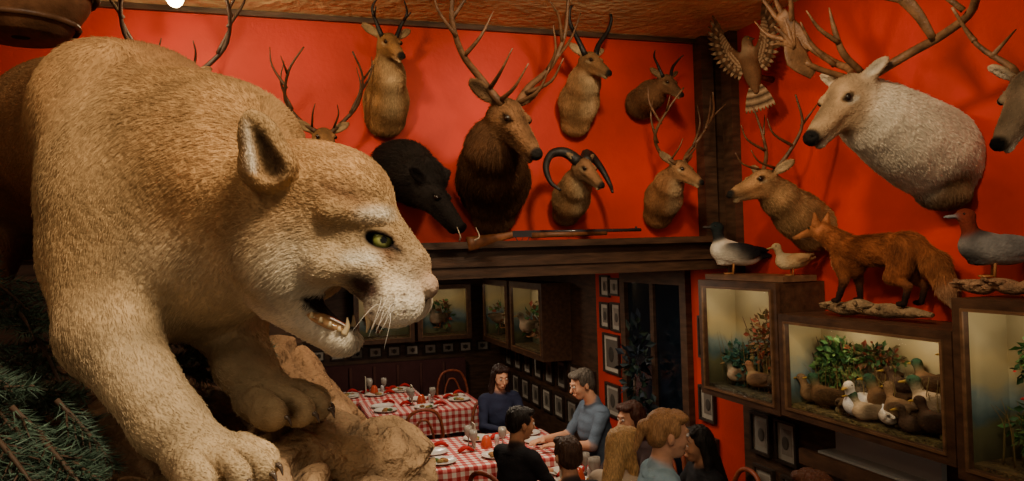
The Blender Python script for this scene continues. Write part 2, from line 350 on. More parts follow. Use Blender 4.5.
# head
a(E,(-.270,.985,.076),(.092,.076,.080),T1,.03,flow=fh,ln=.006)
a(E,(-.210,.965,.078),(.062,.055,.058),T1,.03,flow=fh,ln=.005,R=rotm('Y',30))
a(K,(-.20,.957,.018),(-.142,.937,-.040),.048,.038,T3,.025,flow=fh,ln=.0042)
a(K,(-.185,.952,.066),(-.123,.935,-.008),.029,.022,T2,.02,flow=fh,ln=.0038)
a(E,(-.280,.937,.000),(.058,.036,.058),T3,.03,flow=(-.7,0,-.6),ln=.008)
a(E,(-.280,1.032,.000),(.058,.036,.058),T3,.03,flow=(-.7,0,-.6),ln=.008)
a(K,(-.158,.921,.050),(-.215,.911,.058),.010,.016,T2,.012,flow=fh,ln=.0042)
a(K,(-.175,.914,-.012),(-.228,.912,-.008),.014,.022,T3,.018,flow=fh,ln=.0042)
a(E,(-.143,.910,-.054),(.036,.023,.030),WH,.006,flow=(-.9,0,-.3),ln=.0033)
a(E,(-.138,.957,-.054),(.036,.023,.030),WH,.006,flow=(-.9,0,-.3),ln=.0033)
a(K,(-.295,.98,-.042),(-.222,.948,-.098),.040,.020,WH,.02,flow=(-.8,0,-.4),ln=.006)
a(E,(-.210,.945,-.101),(.020,.023,.018),WH,.012,flow=(-.5,0,-.8),ln=.006)
a(E,(-.104,.930,-.036),(.013,.020,.015),(.20,.085,.06),.004,ln=.0)
# rounded-triangular ears, open cup facing forward and out
def earp(c,tilt,s,sgn):
    c=A(*c); R=rotm('Y',tilt)@rotm('X',10*sgn)
    a(E,c+R@A(0,.004*sgn,-.018)*s,A(.034,.022,.030)*s,T1,.014,R=R,flow=(-.2,-.2*sgn,.9),ln=.005)
    a(E,c+R@A(.000,.002*sgn,.006)*s,A(.026,.017,.036)*s,T2,.010,R=R,flow=(-.2,-.2*sgn,.9),ln=.004)
    a(E,c+R@A(-.004,.003*sgn,.024)*s,A(.016,.012,.025)*s,T2,.010,R=R,flow=(-.2,-.2*sgn,.9),ln=.003)
    P.append(K(c+R@A(.006,-.018*sgn,-.020)*s,c+R@A(-.002,-.014*sgn,.034)*s,.018*s,.006*s,k=.005,op='sub'))
    P.append(K(c+R@A(.010,-.010*sgn,-.022)*s,c+R@A(.004,-.006*sgn,.016)*s,.014*s,.006*s,(.05,.028,.018),op='paint',soft=.014))
    P.append(K(c+R@A(-.012,-.014*sgn,-.016)*s,c+R@A(-.008,-.012*sgn,.034)*s,.006*s,.003*s,(.62,.52,.38),op='paint',soft=.009))
    P.append(E(c+R@A(0,.020*sgn,.02)*s,A(.03,.012,.03)*s,(.08,.05,.03),op='paint',soft=.02,R=R))
earp((-.290,.893,.130),-10,1.02,1); earp((-.262,1.055,.10),8,.9,-1)
def front(r,z):
    for d in np.arange(.85,1.0,.001):
        if min(float(dist(p,r,d,z)) for p in P if p['op']=='add')<0.0: return d
    return .92
EYE=A(-.160,front(-.160,.022),.022)
P.append(E((-.212,.94,-.068),(.044,.09,.0110),k=.005,R=rotm('Y',26),op='sub'))
P.append(E((-.174,.94,-.092),(.025,.028,.014),k=.005,R=rotm('Y',24),op='sub'))
P.append(E(EYE+A(0,.001,0),(.0175,.014,.0090),k=.004,R=rotm('Y',20),op='sub'))
P.append(K(EYE+A(-.019,.000,.016),EYE+A(.013,-.001,.007),.0045,.004,T2,.006,flow=fh,ln=.003))
pt=lambda c,r,col,soft,R=None: P.append(E(c,r,col,op='paint',soft=soft,R=R))
pt((-.150,.93,-.066),(.050,.07,.022),WH,.02)
pt((-.176,.900,-.034),(.024,.035,.015),(.045,.024,.016),.018,rotm('Y',25))
pt((-.192,.900,-.046),(.016,.035,.009),(.04,.022,.016),.014,rotm('Y',25))
pt((-.255,.93,-.065),(.05,.05,.03),WH,.03)
pt((-.162,.915,.053),(.018,.03,.006),WH,.018)
pt((-.178,.9,.000),(.02,.03,.006),WH,.018)
pt((-.200,.905,.078),(.03,.03,.010),(.19,.10,.045),.03,rotm('Y',25))
pt((-.150,.925,.010),(.012,.03,.02),(.19,.10,.05),.02,rotm('Y',-30))
pt((-.270,.91,-.02),(.03,.03,.03),(.56,.48,.34),.05)
pt((-.212,.94,-.068),(.050,.1,.0150),DK,.005,rotm('Y',26))
pt(tuple(EYE),(.020,.03,.0118),DK,.006,rotm('Y',20))
pt(tuple(EYE+A(.020,0,-.011)),(.011,.02,.004),DK,.006,rotm('Y',35))
pt((-.133,.93,-.010),(.012,.012,.02),(.26,.14,.08),.02)
pt((-.108,.93,-.052),(.010,.004,.016),DK,.006)
for j in range(3):
    for i in range(4): pt((-.128-.013*i,.888,-.044-.010*j),(.0022,.02,.0022),(.10,.06,.04),.003)
V,Q,C,FL,LN=sdf(P,.0034,blend=.013,want=True)
for i in range(0,len(V)):
    v=V[i]; C[i]*=1+.36*mnoise.noise(Vector((v[0]*9,v[1]*9,v[2]*6)))+.20*mnoise.noise(Vector((v[0]*34,v[1]*34,v[2]*16)))
C=np.clip(C,.004,.95)
lion=bpy.data.objects.new('mountain_lion',None); bpy.context.scene.collection.objects.link(lion)
b=MB(); b.add(V,Q=Q,col=C,m=M_FUR); b.obj('lion_body',xf=LX,parent=lion)
g=nrm((.34,-.93,-.02))
def eyecol(D):
    d=D@g; c=np.tile(A(.02,.015,.01),(len(D),1)); c[d>.62]=A(.13,.15,.025); c[d>.72]=A(.26,.29,.06); c[d>.86]=A(.34,.35,.10); c[d>.958]=A(.003,.003,.003); return c
b=MB(); b.ell(EYE+A(0,.0128,0),.0155,col=eyecol,m=M_GLOSS,nu=64,nv=48); b.ell(EYE+A(0,.068,0),.0150,col=(.2,.22,.05),m=M_GLOSS); b.obj('lion_eyes',xf=LX,parent=lion)
b=MB(); IV=(.62,.48,.26)
for y in (.925,.960):
    b.tube([(-.178,y,-.066),(-.177,y,-.078),(-.180,y,-.090)],[.0050,.0036,.001],col=IV,m=M_GLOSS)
    b.tube([(-.208,y,-.092),(-.203,y,-.082),(-.203,y,-.071)],[.0045,.0032,.001],col=IV,m=M_GLOSS)
    for i in range(4): b.tube([(-.213-.011*i,y-.002,-.088+.006*i),(-.212-.011*i,y-.002,-.081+.006*i)],[.0035,.0015],col=IV,m=M_GLOSS)
b.ell((-.228,.943,-.079),(.036,.018,.008),col=(.50,.28,.12),m=M_GLOSS,R=rotm('Y',26))
b.obj('lion_mouth',xf=LX,parent=lion)
b=MB()
for i in range(9):
    p=A(-.155+.008*(i%3),.891,-.045-.008*(i//3)); d=nrm((-.25+.5*rng.random(),-.9,-.3+.35*rng.random())); L=rng.uniform(.04,.07)
    b.tube([p,p+d*L*.5,p+d*L+A(-.01,0,-.02)],[.00035,.00025,.0001],col=(.7,.65,.55),n=4,sub=3)
for paw,u,w in PAWS:
    paw=A(*paw); v=np.cross((0,0,1),u)
    for q,fw in ((-.045,.034),(-.016,.056),(.016,.056),(.045,.034)):
        p=paw+u*(fw+.026)+v*q+A(0,0,-.008); b.tube([p,p+u*.010+A(0,0,-.003),p+u*.014+A(0,0,-.013)],[.004,.003,.0006],col=(.1,.07,.05),m=M_GLOSS)
b.obj('lion_whiskers_claws',xf=LX,parent=lion)
fur('lion_fur',lion,V,Q,C,FL,LN,210000,rad=(.00034,.00026,.00008),lift=.22,jit=.15,wfun=lambda c:np.where(c[:,1]>1.45,.35,1)*np.where(c[:,0]>-.34,1.9,1),
    skip=lambda r,c:(c.max(1)>.045)&(np.linalg.norm(r-EYE,axis=1)>.018),xf=LX,vary=.18)
# ---------------------------------------------------------------- rock, pedestal, fir
RK=(.34,.215,.11); RK2=(.16,.09,.045)
R_=[E((-.85,1.45,-.44),(.47,.62,.18),RK2,.05),E((-.32,.98,-.375),(.16,.18,.115),RK,.04),E((-.205,1.12,-.335),(.080,.10,.105),RK,.03),
    E((-.45,.93,-.385),(.2,.14,.115),RK,.05),E((-.70,1.0,-.37),(.25,.22,.10),RK2,.05),K((-.43,1.36,-.19),(-.27,1.24,-.31),.058,.055,(.24,.13,.06),.03),E((-.62,1.3,-.32),(.2,.2,.12),RK2,.05),E((-.19,.97,-.40),(.08,.12,.12),RK,.03),E((-.32,1.12,-.305),(.1,.12,.085),RK,.03)]
V,Q,C=sdf(R_,.007,blend=.03)
Vn=V.copy(); C=C.copy()
for i,v in enumerate(V):
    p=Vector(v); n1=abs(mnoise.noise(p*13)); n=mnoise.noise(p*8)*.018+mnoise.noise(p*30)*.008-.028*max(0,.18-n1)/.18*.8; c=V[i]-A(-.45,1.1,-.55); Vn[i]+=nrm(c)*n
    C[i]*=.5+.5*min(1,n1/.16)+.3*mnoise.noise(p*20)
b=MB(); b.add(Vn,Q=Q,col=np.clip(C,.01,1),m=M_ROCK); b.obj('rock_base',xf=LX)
b=MB(); b.box((-1.5,.8,-2.35),(-.36,2.05,-.46),m=M_WOOD); b.obj('display_pedestal',xf=LX)
b=MB()
def fir(p,d,L,b):
    p=A(*p);d=nrm(d); end=p+d*L+A(0,0,-.12*L); pts=np.array([p,(p+end)/2+A(0,0,.03*L),end]); b.tube(pts,[.004,.003,.0015],col=(.06,.035,.02),n=5)
    def needles(a0,a1,n,ln):
        t=rng.random((n,1)); q=a0+(a1-a0)*t; ax=nrm(a1-a0); r=rng.normal(size=(n,3)); r-=np.outer(r@ax,ax); r/=np.linalg.norm(r,axis=1,keepdims=True)
        dd=r*.8+ax*.7; dd/=np.linalg.norm(dd,axis=1,keepdims=True); w=np.cross(dd,rng.normal(size=(n,3))); w/=np.linalg.norm(w,axis=1,keepdims=True)
        tip=q+dd*ln*rng.uniform(.7,1.2,(n,1)); V=np.stack([q-w*.0011,q+w*.0011,tip],1).reshape(-1,3)
        g=rng.uniform(.5,1.6,(n,1)); c=np.repeat(np.array([[.050,.085,.055]])*g,3,0)
        b.add(V,T=np.arange(3*n).reshape(-1,3),col=c,m=M_LEAF,smooth=False)
    needles(p,end,int(900*L),.022)
    sd=nrm(np.cross(d,(0,0,1)))
    for t in np.linspace(.15,.9,7):
        for s_ in (-1,1):
            q=p+(end-p)*t; e=q+nrm(d*.8+sd*s_*.9+A(0,0,rng.uniform(-.3,.1)))*L*.45*(1.1-t); b.tube([q,e],[.002,.001],col=(.06,.035,.02),n=4); needles(q,e,max(20,int(1100*np.linalg.norm(e-q))),.02)
for i in range(30):
    fir((rng.uniform(-.82,-.68),rng.uniform(.86,1.15),rng.uniform(-.34,-.09)),(rng.uniform(.2,.8),rng.uniform(-.5,.3),rng.uniform(-.6,.1)),rng.uniform(.11,.17),b)
for i in range(16):
    fir((rng.uniform(-.64,-.55),rng.uniform(.84,.94),rng.uniform(-.25,-.16)),(rng.uniform(.1,.6),rng.uniform(-.5,.1),rng.uniform(-.6,.0)),rng.uniform(.09,.13),b)
for i in range(10): fir((rng.uniform(-1.0,-.8),rng.uniform(1.2,1.4),rng.uniform(-.25,.02)),(rng.uniform(.2,.9),rng.uniform(-.9,-.3),rng.uniform(-.5,.3)),.2,b)
for i in range(8): fir((rng.uniform(-.6,-.48),rng.uniform(1.24,1.35),rng.uniform(-.2,-.12)),(.8,rng.uniform(-.4,.4),rng.uniform(-.2,.3)),.12,b)
b.obj('fir_branches',xf=LX)
# ---------------------------------------------------------------- head mounts
TAN=(.20,.10,.042); BRN=(.10,.048,.022); CRM=(.42,.30,.16); BLK=(.008,.007,.006); ANT=(.095,.045,.020)
def mount(name,H,f,L,neck,c,beams=None,acol=ANT,ear=1.,vox=.008,extra=None,jaw=1.,S=1.,hl=.016,NH=11000,bib=None,nk=.84,muz=None,ar=.78,vary=.38,nkk=.06):
    H=A(*H);f=nrm(f);sd=nrm(np.cross(f,(0,0,1)));up=np.cross(sd,f);M=np.stack([f,sd,up],1)
    hp=lambda x,y,z:H+L*(x*f+y*sd+z*up)
    body,thr,face,nose,earc=c; fw=dict(flow=tuple(-f),ln=hl*.35)
    P=[E(hp(0,0,.02),A(.24,.165,.18)*L,face,.04*L,R=M,**fw),K(hp(.10,0,.01),hp(.58,0,-.075),.140*L,.080*L*jaw,face,.04*L,**fw),
       K(hp(.10,0,.09),hp(.52,0,-.02),.075*L,.055*L,face,.03*L,**fw),
       E(hp(.10,0,-.10),A(.20,.115,.115)*L,face,.04*L,R=M,**fw),
       K(hp(.02,0,-.12),hp(.52,0,-.15),.105*L,.055*L*jaw,face,.03*L,**fw),E(hp(.645,0,-.078),A(.060,.082,.070)*L*jaw,nose,.02*L,R=M,flow=tuple(-f),ln=0),
       E(hp(.57,0,-.185),A(.06,.045,.032)*L*jaw,thr,.015*L,R=M,**fw)]
    for s_ in (1,-1):
        P.append(E(hp(.15,s_*.125,.095),A(.085,.045,.035)*L,face,.02*L,R=M,**fw))
        P.append(E(hp(.20,s_*.10,-.02),A(.10,.04,.05)*L,face,.03*L,R=M,**fw))
        a0=hp(-.12,s_*.15,.12); a1=hp(-.24,s_*.15+s_*.34*ear,.12+.15*ear); ax=nrm(a1-a0); wd=nrm(np.cross(ax,f)); fr=np.cross(ax,wd); RE=np.stack([ax,wd,fr],1)
        P.append(E((a0+a1)/2,A(.21*ear,.085*ear,.040)*L,earc,.02*L,R=RE,**fw))
        sg=1 if fr@f>0 else -1
        P.append(E((a0+a1)/2+ax*.02*L+fr*sg*.035*L,A(.15*ear,.055*ear,.030)*L,k=.01*L,R=RE,op='sub'))
        P.append(E((a0+a1)/2+fr*sg*.03*L,A(.15*ear,.055*ear,.035)*L,tuple(np.array(thr)*.7),op='paint',soft=.02,R=RE))
        P.append(E(hp(.68,s_*.045,-.045),A(.022,.016,.012)*L,k=.01*L,op='sub'))
    prev=(hp(-.08,0,-.08),.15*L)
    for i,(p,r) in enumerate(neck):
        p=A(*p); P.append(K(prev[0],p,prev[1],r*nk,body,nkk,flow=tuple(nrm(p-prev[0])+A(0,0,-.5)),ln=hl)); prev=(p,r*nk)
    if bib:
        nb=[hp(0,0,-.30)]+[A(*p)+nrm((f[0],f[1],-.6))*r*nk*.8 for p,r in neck[:2]]
        for i in range(len(nb)-1): P.append(K(nb[i],nb[i+1],.03,.05,bib,op='paint',soft=.06))
    P.append(K(hp(.40,0,-.19),hp(.60,0,-.16),.045*L,.05*L,muz or tuple(np.array(thr)*.8),op='paint',soft=.03))
    P.append(K(hp(-.05,0,.18),hp(.50,0,.04),.06*L,.045*L,tuple(np.array(face)*.45),op='paint',soft=.035))
    P.append(E(hp(.70,0,-.055),A(.095,.11,.080)*L*jaw,BLK,op='paint',soft=.015,R=M))
    for s_ in (1,-1):
        P.append(K(hp(.32,s_*.12,-.145),hp(.66,s_*.08,-.125),.014*L,.014*L,BLK,op='paint',soft=.008)); P.append(E(hp(.175,s_*.16,.075),A(.07,.05,.045)*L,tuple(np.array(face)*.25),op='paint',soft=.012,R=M))
        P.append(E(hp(.14,s_*.17,.02),A(.07,.04,.02)*L,tuple(np.array(thr)*.8),op='paint',soft=.012,R=M))
    if extra: P+=extra(hp,L,M)
    V,Q,C,FL,LN=sdf(P,vox,blend=.016,want=True)
    sh_=np.array([mnoise.noise(Vector(v*11)) for v in V]); C=np.clip(C*(1+(1.3*vary)*sh_[:,None]),.003,.9)
    b=MB(); b.add(V,Q=Q,col=C,m=M_FUR)
    for s_ in (1,-1): b.ell(hp(.175,s_*.148,.075),.040*L,col=(.012,.007,.004),m=M_GLOSS,nu=12,nv=8)
    fhz=nrm((f[0],f[1],0)); sh=nrm(np.cross(fhz,(0,0,1)))
    top=hp(-.05,0,.12)
    ap=lambda s_,p: top+S*(sh*p[0]*s_+fhz*p[1]+A(0,0,p[2]))
    for s_ in (1,-1):
        for bm in (beams or []):
            pts,r0,r1=bm[:3]
            b.tube([ap(s_,p) for p in pts],np.linspace(r0,r1,len(pts))*S*ar,col=acol,m=M_HORN,n=8)
    o=b.obj(name)
    fur(name+'_fur',o,V,Q,C,FL,LN,NH,rad=(.0010,.0008,.0003),lift=.28,jit=.2,skip=lambda r,c_:(c_.max(1)>.010),vary=vary)
    return o
c_deer=(TAN,CRM,(.20,.105,.045),BLK,(.15,.08,.038)); c_elk=((.075,.033,.014),(.09,.05,.025),(.155,.075,.032),BLK,(.11,.058,.027)); c_pr=((.27,.145,.06),CRM,(.18,.09,.036),BLK,(.16,.09,.04))
horn_up=[([(.04,0,0),(.07,0,.07),(.10,.02,.14),(.07,.05,.20)],.019,.004),([(.085,.01,.10),(.10,.07,.13)],.01,.004)]
mount('pronghorn_mount',(.625,4.08,3.50),(.22,-.85,-.42),.29,[((.63,4.20,3.36),.10),((.64,4.34,3.25),.135),((.645,4.43,3.17),.14)],c_pr,beams=horn_up,acol=BLK,bib=CRM)
elk=[([(.05,0,0),(.16,-.02,.12),(.30,.0,.24),(.38,.04,.42),(.36,.10,.62)],.030,.010),([(.06,0,.02),(.08,.14,.06),(.07,.24,.16)],.018,.004),
     ([(.12,0,.08),(.17,.14,.12),(.17,.24,.22)],.017,.004),([(.28,0,.22),(.25,.10,.30),(.20,.14,.42)],.016,.004),([(.37,.03,.38),(.30,.08,.50),(.22,.10,.56)],.014,.004),([(.34,.02,.3),(.45,.02,.42),(.50,.05,.56)],.014,.004)]
mount('elk_mount',(1.18,3.76,3.06),(.30,-.72,-.62),.47,[((1.15,3.93,2.93),.16),((1.20,4.13,2.84),.21),((1.26,4.33,2.78),.24),((1.28,4.42,2.60),.15)],c_elk,beams=elk,ear=1.,vox=.0095,hl=.035,NH=26000,muz=(.13,.07,.04))
mount('pronghorn_mount',(1.80,4.08,3.46),(.28,-.82,-.42),.28,[((1.81,4.20,3.37),.10),((1.83,4.34,3.28),.13),((1.84,4.43,3.17),.11)],c_pr,
  beams=[([(.04,0,0),(.08,-.01,.08),(.15,0,.17),(.16,.02,.25),(.10,.03,.30)],.024,.006)],acol=BLK,bib=CRM)
mount('mouflon_ram_mount',(1.72,4.04,2.83),(.28,-.8,-.5),.28,[((1.73,4.18,2.75),.09),((1.75,4.32,2.68),.12),((1.76,4.43,2.60),.10)],((.26,.14,.06),CRM,(.20,.10,.045),BLK,(.16,.09,.045)),
  beams=[([(.03,-.01,0),(.08,-.07,.06),(.16,-.10,.05),(.22,-.08,-.03),(.23,-.03,-.12),(.20,.02,-.17)],.045,.010)],acol=(.015,.012,.010),ear=.7,bib=CRM)
mount('antelope_mount',(2.33,4.14,3.37),(.22,-.8,-.5),.24,[((2.30,4.28,3.33),.09),((2.30,4.42,3.30),.12)],((.12,.055,.023),(.25,.16,.08),(.11,.05,.022),BLK,(.08,.04,.018)),
  beams=[([(.03,0,0),(.06,-.01,.07),(.10,.0,.12),(.12,.03,.15)],.016,.004)],acol=BLK,NH=7000)
wt=[([(.04,0,0),(.12,-.05,.07),(.20,-.01,.17),(.20,.10,.30),(.13,.16,.42)],.018,.006),([(.16,-.03,.12),(.22,-.02,.26),(.20,-.02,.38)],.012,.003),([(.20,.04,.22),(.27,.02,.34),(.28,.02,.44)],.011,.003),([(.06,-.01,.03),(.07,.06,.09),(.06,.08,.14)],.009,.003),([(.2,.08,.28),(.25,.16,.36)],.01,.003)]
mount('mule_deer_mount',(2.37,4.08,2.83),(.28,-.82,-.38),.28,[((2.36,4.20,2.76),.09),((2.39,4.33,2.68),.125),((2.40,4.43,2.58),.11)],((.22,.10,.04),CRM,(.20,.10,.042),BLK,(.15,.08,.038)),beams=wt,ear=1.1,bib=CRM)
mount('white_tailed_deer_mount',(.27,4.08,2.98),(.15,-.9,-.3),.30,[((.28,4.22,2.86),.12),((.3,4.4,2.76),.16)],c_deer,beams=wt,ear=1.,S=.95,NH=3000,acol=(.06,.03,.015))
mount('white_tailed_deer_mount',(-.42,4.0,3.22),(.1,-.9,-.3),.32,[((-.42,4.2,3.1),.13),((-.42,4.4,3.0),.17)],c_deer,beams=wt,S=1.15,acol=(.03,.015,.01),NH=3000)
BK=(.014,.011,.010)
mount('wild_boar_mount',(.82,4.00,2.68),(.46,-.50,-.58),.38,[((.78,4.13,2.76),.15),((.73,4.3,2.84),.18),((.70,4.43,2.88),.17)],(BK,BK,BK,BK,BK),ear=.95,jaw=1.3,nk=.88,
  extra=lambda hp,L,M:[E(hp(.69,0,-.06),A(.03,.10,.09)*L,(.05,.03,.025),.01,R=M,ln=0),E(hp(.4,0,-.1),A(.4,.2,.2)*L,BK,op='paint',soft=.02,R=M),K(hp(-.1,0,.16),hp(-.3,0,.22),.05,.07,BK,.03,ln=.03)],
  beams=[([(.07,.20,-.30),(.09,.22,-.28),(.09,.2,-.23)],.007,.002)],acol=(.5,.42,.3),hl=.03,NH=14000)
mount('young_elk_mount',(2.50,3.45,2.69),(-.92,-.1,-.16),.35,[((2.61,3.47,2.61),.10),((2.75,3.50,2.52),.135),((2.87,3.52,2.45),.16)],((.28,.155,.065),CRM,(.27,.145,.06),BLK,(.2,.11,.05)),
  beams=[([(.04,-.02,0),(.09,-.10,.12),(.15,-.13,.25),(.16,-.08,.40)],.018,.006),([(.10,-.11,.14),(.10,.02,.20),(.10,.06,.28)],.012,.003),([(.14,-.13,.24),(.20,-.20,.36)],.011,.003),([(.05,-.02,.03),(.06,.09,.06),(.06,.14,.12)],.010,.003)],ear=.9,hl=.02,NH=14000)
CW=(.70,.61,.46)
mount('caribou_mount',(2.28,2.56,2.95),(-.80,-.13,-.50),.43,[((2.42,2.575,2.885),.145),((2.60,2.60,2.81),.180),((2.78,2.64,2.75),.200),((2.87,2.65,2.70),.18)],(CW,CW,(.36,.235,.125),(.03,.02,.015),(.36,.25,.15)),ear=.7,vox=.009,jaw=1.12,nk=.86,hl=.016,NH=26000,muz=(.45,.35,.24),vary=.18,nkk=.11,
  extra=lambda hp,L,M:[E((2.83,2.62,2.55),(.08,.12,.06),(.09,.045,.02),.05,ln=.02),E((2.80,2.50,2.58),(.10,.1,.08),(.16,.09,.045),op='paint',soft=.10)])
b=MB(); AC=(.15,.072,.030)
def tb(p,r,**k): b.tube([A(*q) for q in p],r,col=AC,m=M_HORN,**k)
tb([(2.34,2.61,3.03),(2.46,2.74,3.12),(2.50,2.90,3.20),(2.45,3.02,3.32),(2.38,3.08,3.46),(2.32,3.08,3.58)],[.020,.018,.017,.016,.014,.009])
tb([(2.46,3.00,3.28),(2.41,3.05,3.38),(2.36,3.08,3.47)],[.02,.045,.035],flat=((1,.3,0),.16),n=12)
for p in ([(2.38,3.02,3.42),(2.33,2.96,3.54),(2.29,2.94,3.63)],[(2.37,3.10,3.44),(2.33,3.16,3.56),(2.28,3.18,3.64)],[(2.42,3.08,3.34),(2.37,3.19,3.40),(2.33,3.24,3.48)],[(2.48,2.86,3.17),(2.38,2.88,3.26),(2.30,2.86,3.36)]): tb(p,[.014,.010,.003])
tb([(2.30,2.60,3.05),(2.20,2.62,3.08),(2.13,2.63,3.11)],[.014,.013,.012])
tb([(2.17,2.63,3.06),(2.10,2.64,3.13),(2.07,2.64,3.21)],[.025,.060,.035],flat=((0,1,0),.16),n=12)
for q in ((1.98,2.65,3.18),(2.0,2.65,3.26),(2.05,2.65,3.30),(2.10,2.65,3.29)): tb([(2.08,2.64,3.17),(A(*q)+A(2.08,2.64,3.17))/2+A(0,0,.01),q],[.014,.009,.003])
tb([(2.34,2.50,3.03),(2.43,2.38,3.10),(2.43,2.22,3.13),(2.38,2.05,3.17),(2.28,1.95,3.28),(2.22,1.93,3.42)],[.020,.018,.017,.015,.012,.008])
tb([(2.42,2.26,3.12),(2.37,2.28,3.22),(2.32,2.31,3.30)],[.015,.022,.028],flat=((1,.2,0),.3),n=10)
for q in ((2.28,2.24,3.44),(2.27,2.32,3.46),(2.26,2.40,3.42),(2.27,2.44,3.34)): tb([(2.33,2.31,3.28),(A(*q)+A(2.33,2.31,3.28))/2+A(.01,0,0),q],[.014,.010,.003])
tb([(2.32,2.52,3.05),(2.22,2.51,3.12),(2.17,2.5,3.22),(2.15,2.5,3.30)],[.013,.014,.010,.003]); tb([(2.37,2.08,3.17),(2.29,2.13,3.27),(2.25,2.14,3.36)],[.012,.008,.003]); tb([(2.19,2.50,3.16),(2.10,2.5,3.21),(2.04,2.5,3.28)],[.011,.008,.003]); tb([(2.30,1.97,3.26),(2.36,1.90,3.34)],[.01,.003])
cm=bpy.data.objects['caribou_mount']; o=b.obj('caribou_antlers'); o.parent=cm; o.matrix_parent_inverse=Matrix.Translation(-cm.location)
mount('mule_deer_mount',(2.15,1.67,2.78),(-.72,-.05,-.6),.33,[((2.3,1.69,2.76),.10),((2.6,1.72,2.7),.14),((2.86,1.74,2.68),.16)],((.44,.33,.20),CW,(.38,.27,.16),BLK,(.28,.19,.10)),ear=.8,
  beams=[([(.04,0,0),(.10,-.08,.06),(.20,-.06,.16),(.22,.02,.28)],.018,.006),([(.16,-.07,.11),(.14,-.16,.2)],.012,.003),([(.2,-.05,.17),(.27,-.08,.26)],.012,.003)],acol=AC)
# hawk mounted high on the right wall, breast to the wall, wings raised and spread
HB=(.13,.062,.028); HL=(.34,.22,.12); HD=(.05,.026,.013)
hc_=A(2.70,3.80,3.40); hf=nrm((-.12,.12,1.0)); hs=nrm(np.cross(hf,(-.82,-.57,.1))); hu=np.cross(hs,hf); HM=np.stack([hf,hs,hu],1); hq=lambda x,y,z:hc_+HM@A(x,y,z)*.95
P=[E(hq(0,0,0),(.12,.055,.05),HB,.02,R=HM),K(hq(.09,0,0),hq(.145,.01,.02),.042,.030,HL,.02),E(hq(.158,.016,.028),(.034,.029,.029),HB,.01,R=HM),K(hq(.165,.04,.03),hq(.158,.062,.026),.011,.004,(.05,.04,.03),.004),K(hq(-.09,0,0),hq(-.15,0,0),.035,.02,HB,.02)]
for s_ in (1,-1): P.append(K(hq(.06,s_*.04,.0),hq(.15,s_*.10,.0),.024,.016,HB,.02)); P.append(K(hq(.15,s_*.10,.0),hq(.22,s_*.12,.0),.016,.010,HB,.01))
V,Q,C=sdf(P,.006,blend=.006); b=MB(); b.add(V,Q=Q,col=C,m=M_FUR)
for s_ in (1,-1): b.ell(hq(.168,.034,.028+s_*.022),.005,col=(.3,.2,.02),m=M_GLOSS,nu=8,nv=6)
def feather(p0,d,L,w,cols):
    d=nrm(d); sd_=nrm(np.cross(d,hu)); n=8; V=[];Cc=[]
    for i in range(n):
        t=i/(n-1); ww=w*math.sin(math.pi*min(1,.12+t*.85))**.6; c=np.array(cols[i%2]); p=p0+d*L*t-hu*.05*t*t*L
        for k_ in (-1,0,1): V.append(p+sd_*ww*k_+hu*(.004 if k_==0 else 0)); Cc.append(c)
    Q=[[i*3+k_,i*3+k_+1,(i+1)*3+k_+1,(i+1)*3+k_] for i in range(n-1) for k_ in (0,1)]
    b.add(V,Q=Q,col=np.array(Cc),m=M_FUR)
for s_ in (1,-1):
    for i in range(16):
        t=i/15; p0=hq(.04+.18*t,s_*(.04+.08*t),.006+.002*(i%2)); ang=math.radians(150-135*t); feather(p0,HM@A(math.cos(ang),s_*math.sin(ang),0),.10+.08*t,.014,(HB if i%2 else HL,HD))
    for i in range(10):
        t=i/9; p0=hq(.06+.15*t,s_*(.045+.07*t),.014); ang=math.radians(145-120*t); feather(p0,HM@A(math.cos(ang),s_*math.sin(ang),0),.065,.013,(HL,HB))
for i in range(9): t=(i-4)/4; feather(hq(-.12,.008*i-.032,.002*(i%2)),HM@A(-1,t*.40,0),.15,.015,(HL,HD))
b.tube([hq(-.05,0,-.03),A(XR-.005,hc_[1]+.1,3.36)],[.014,.02],col=(.10,.05,.025),m=M_WOODV)
b.obj('hawk_mount')
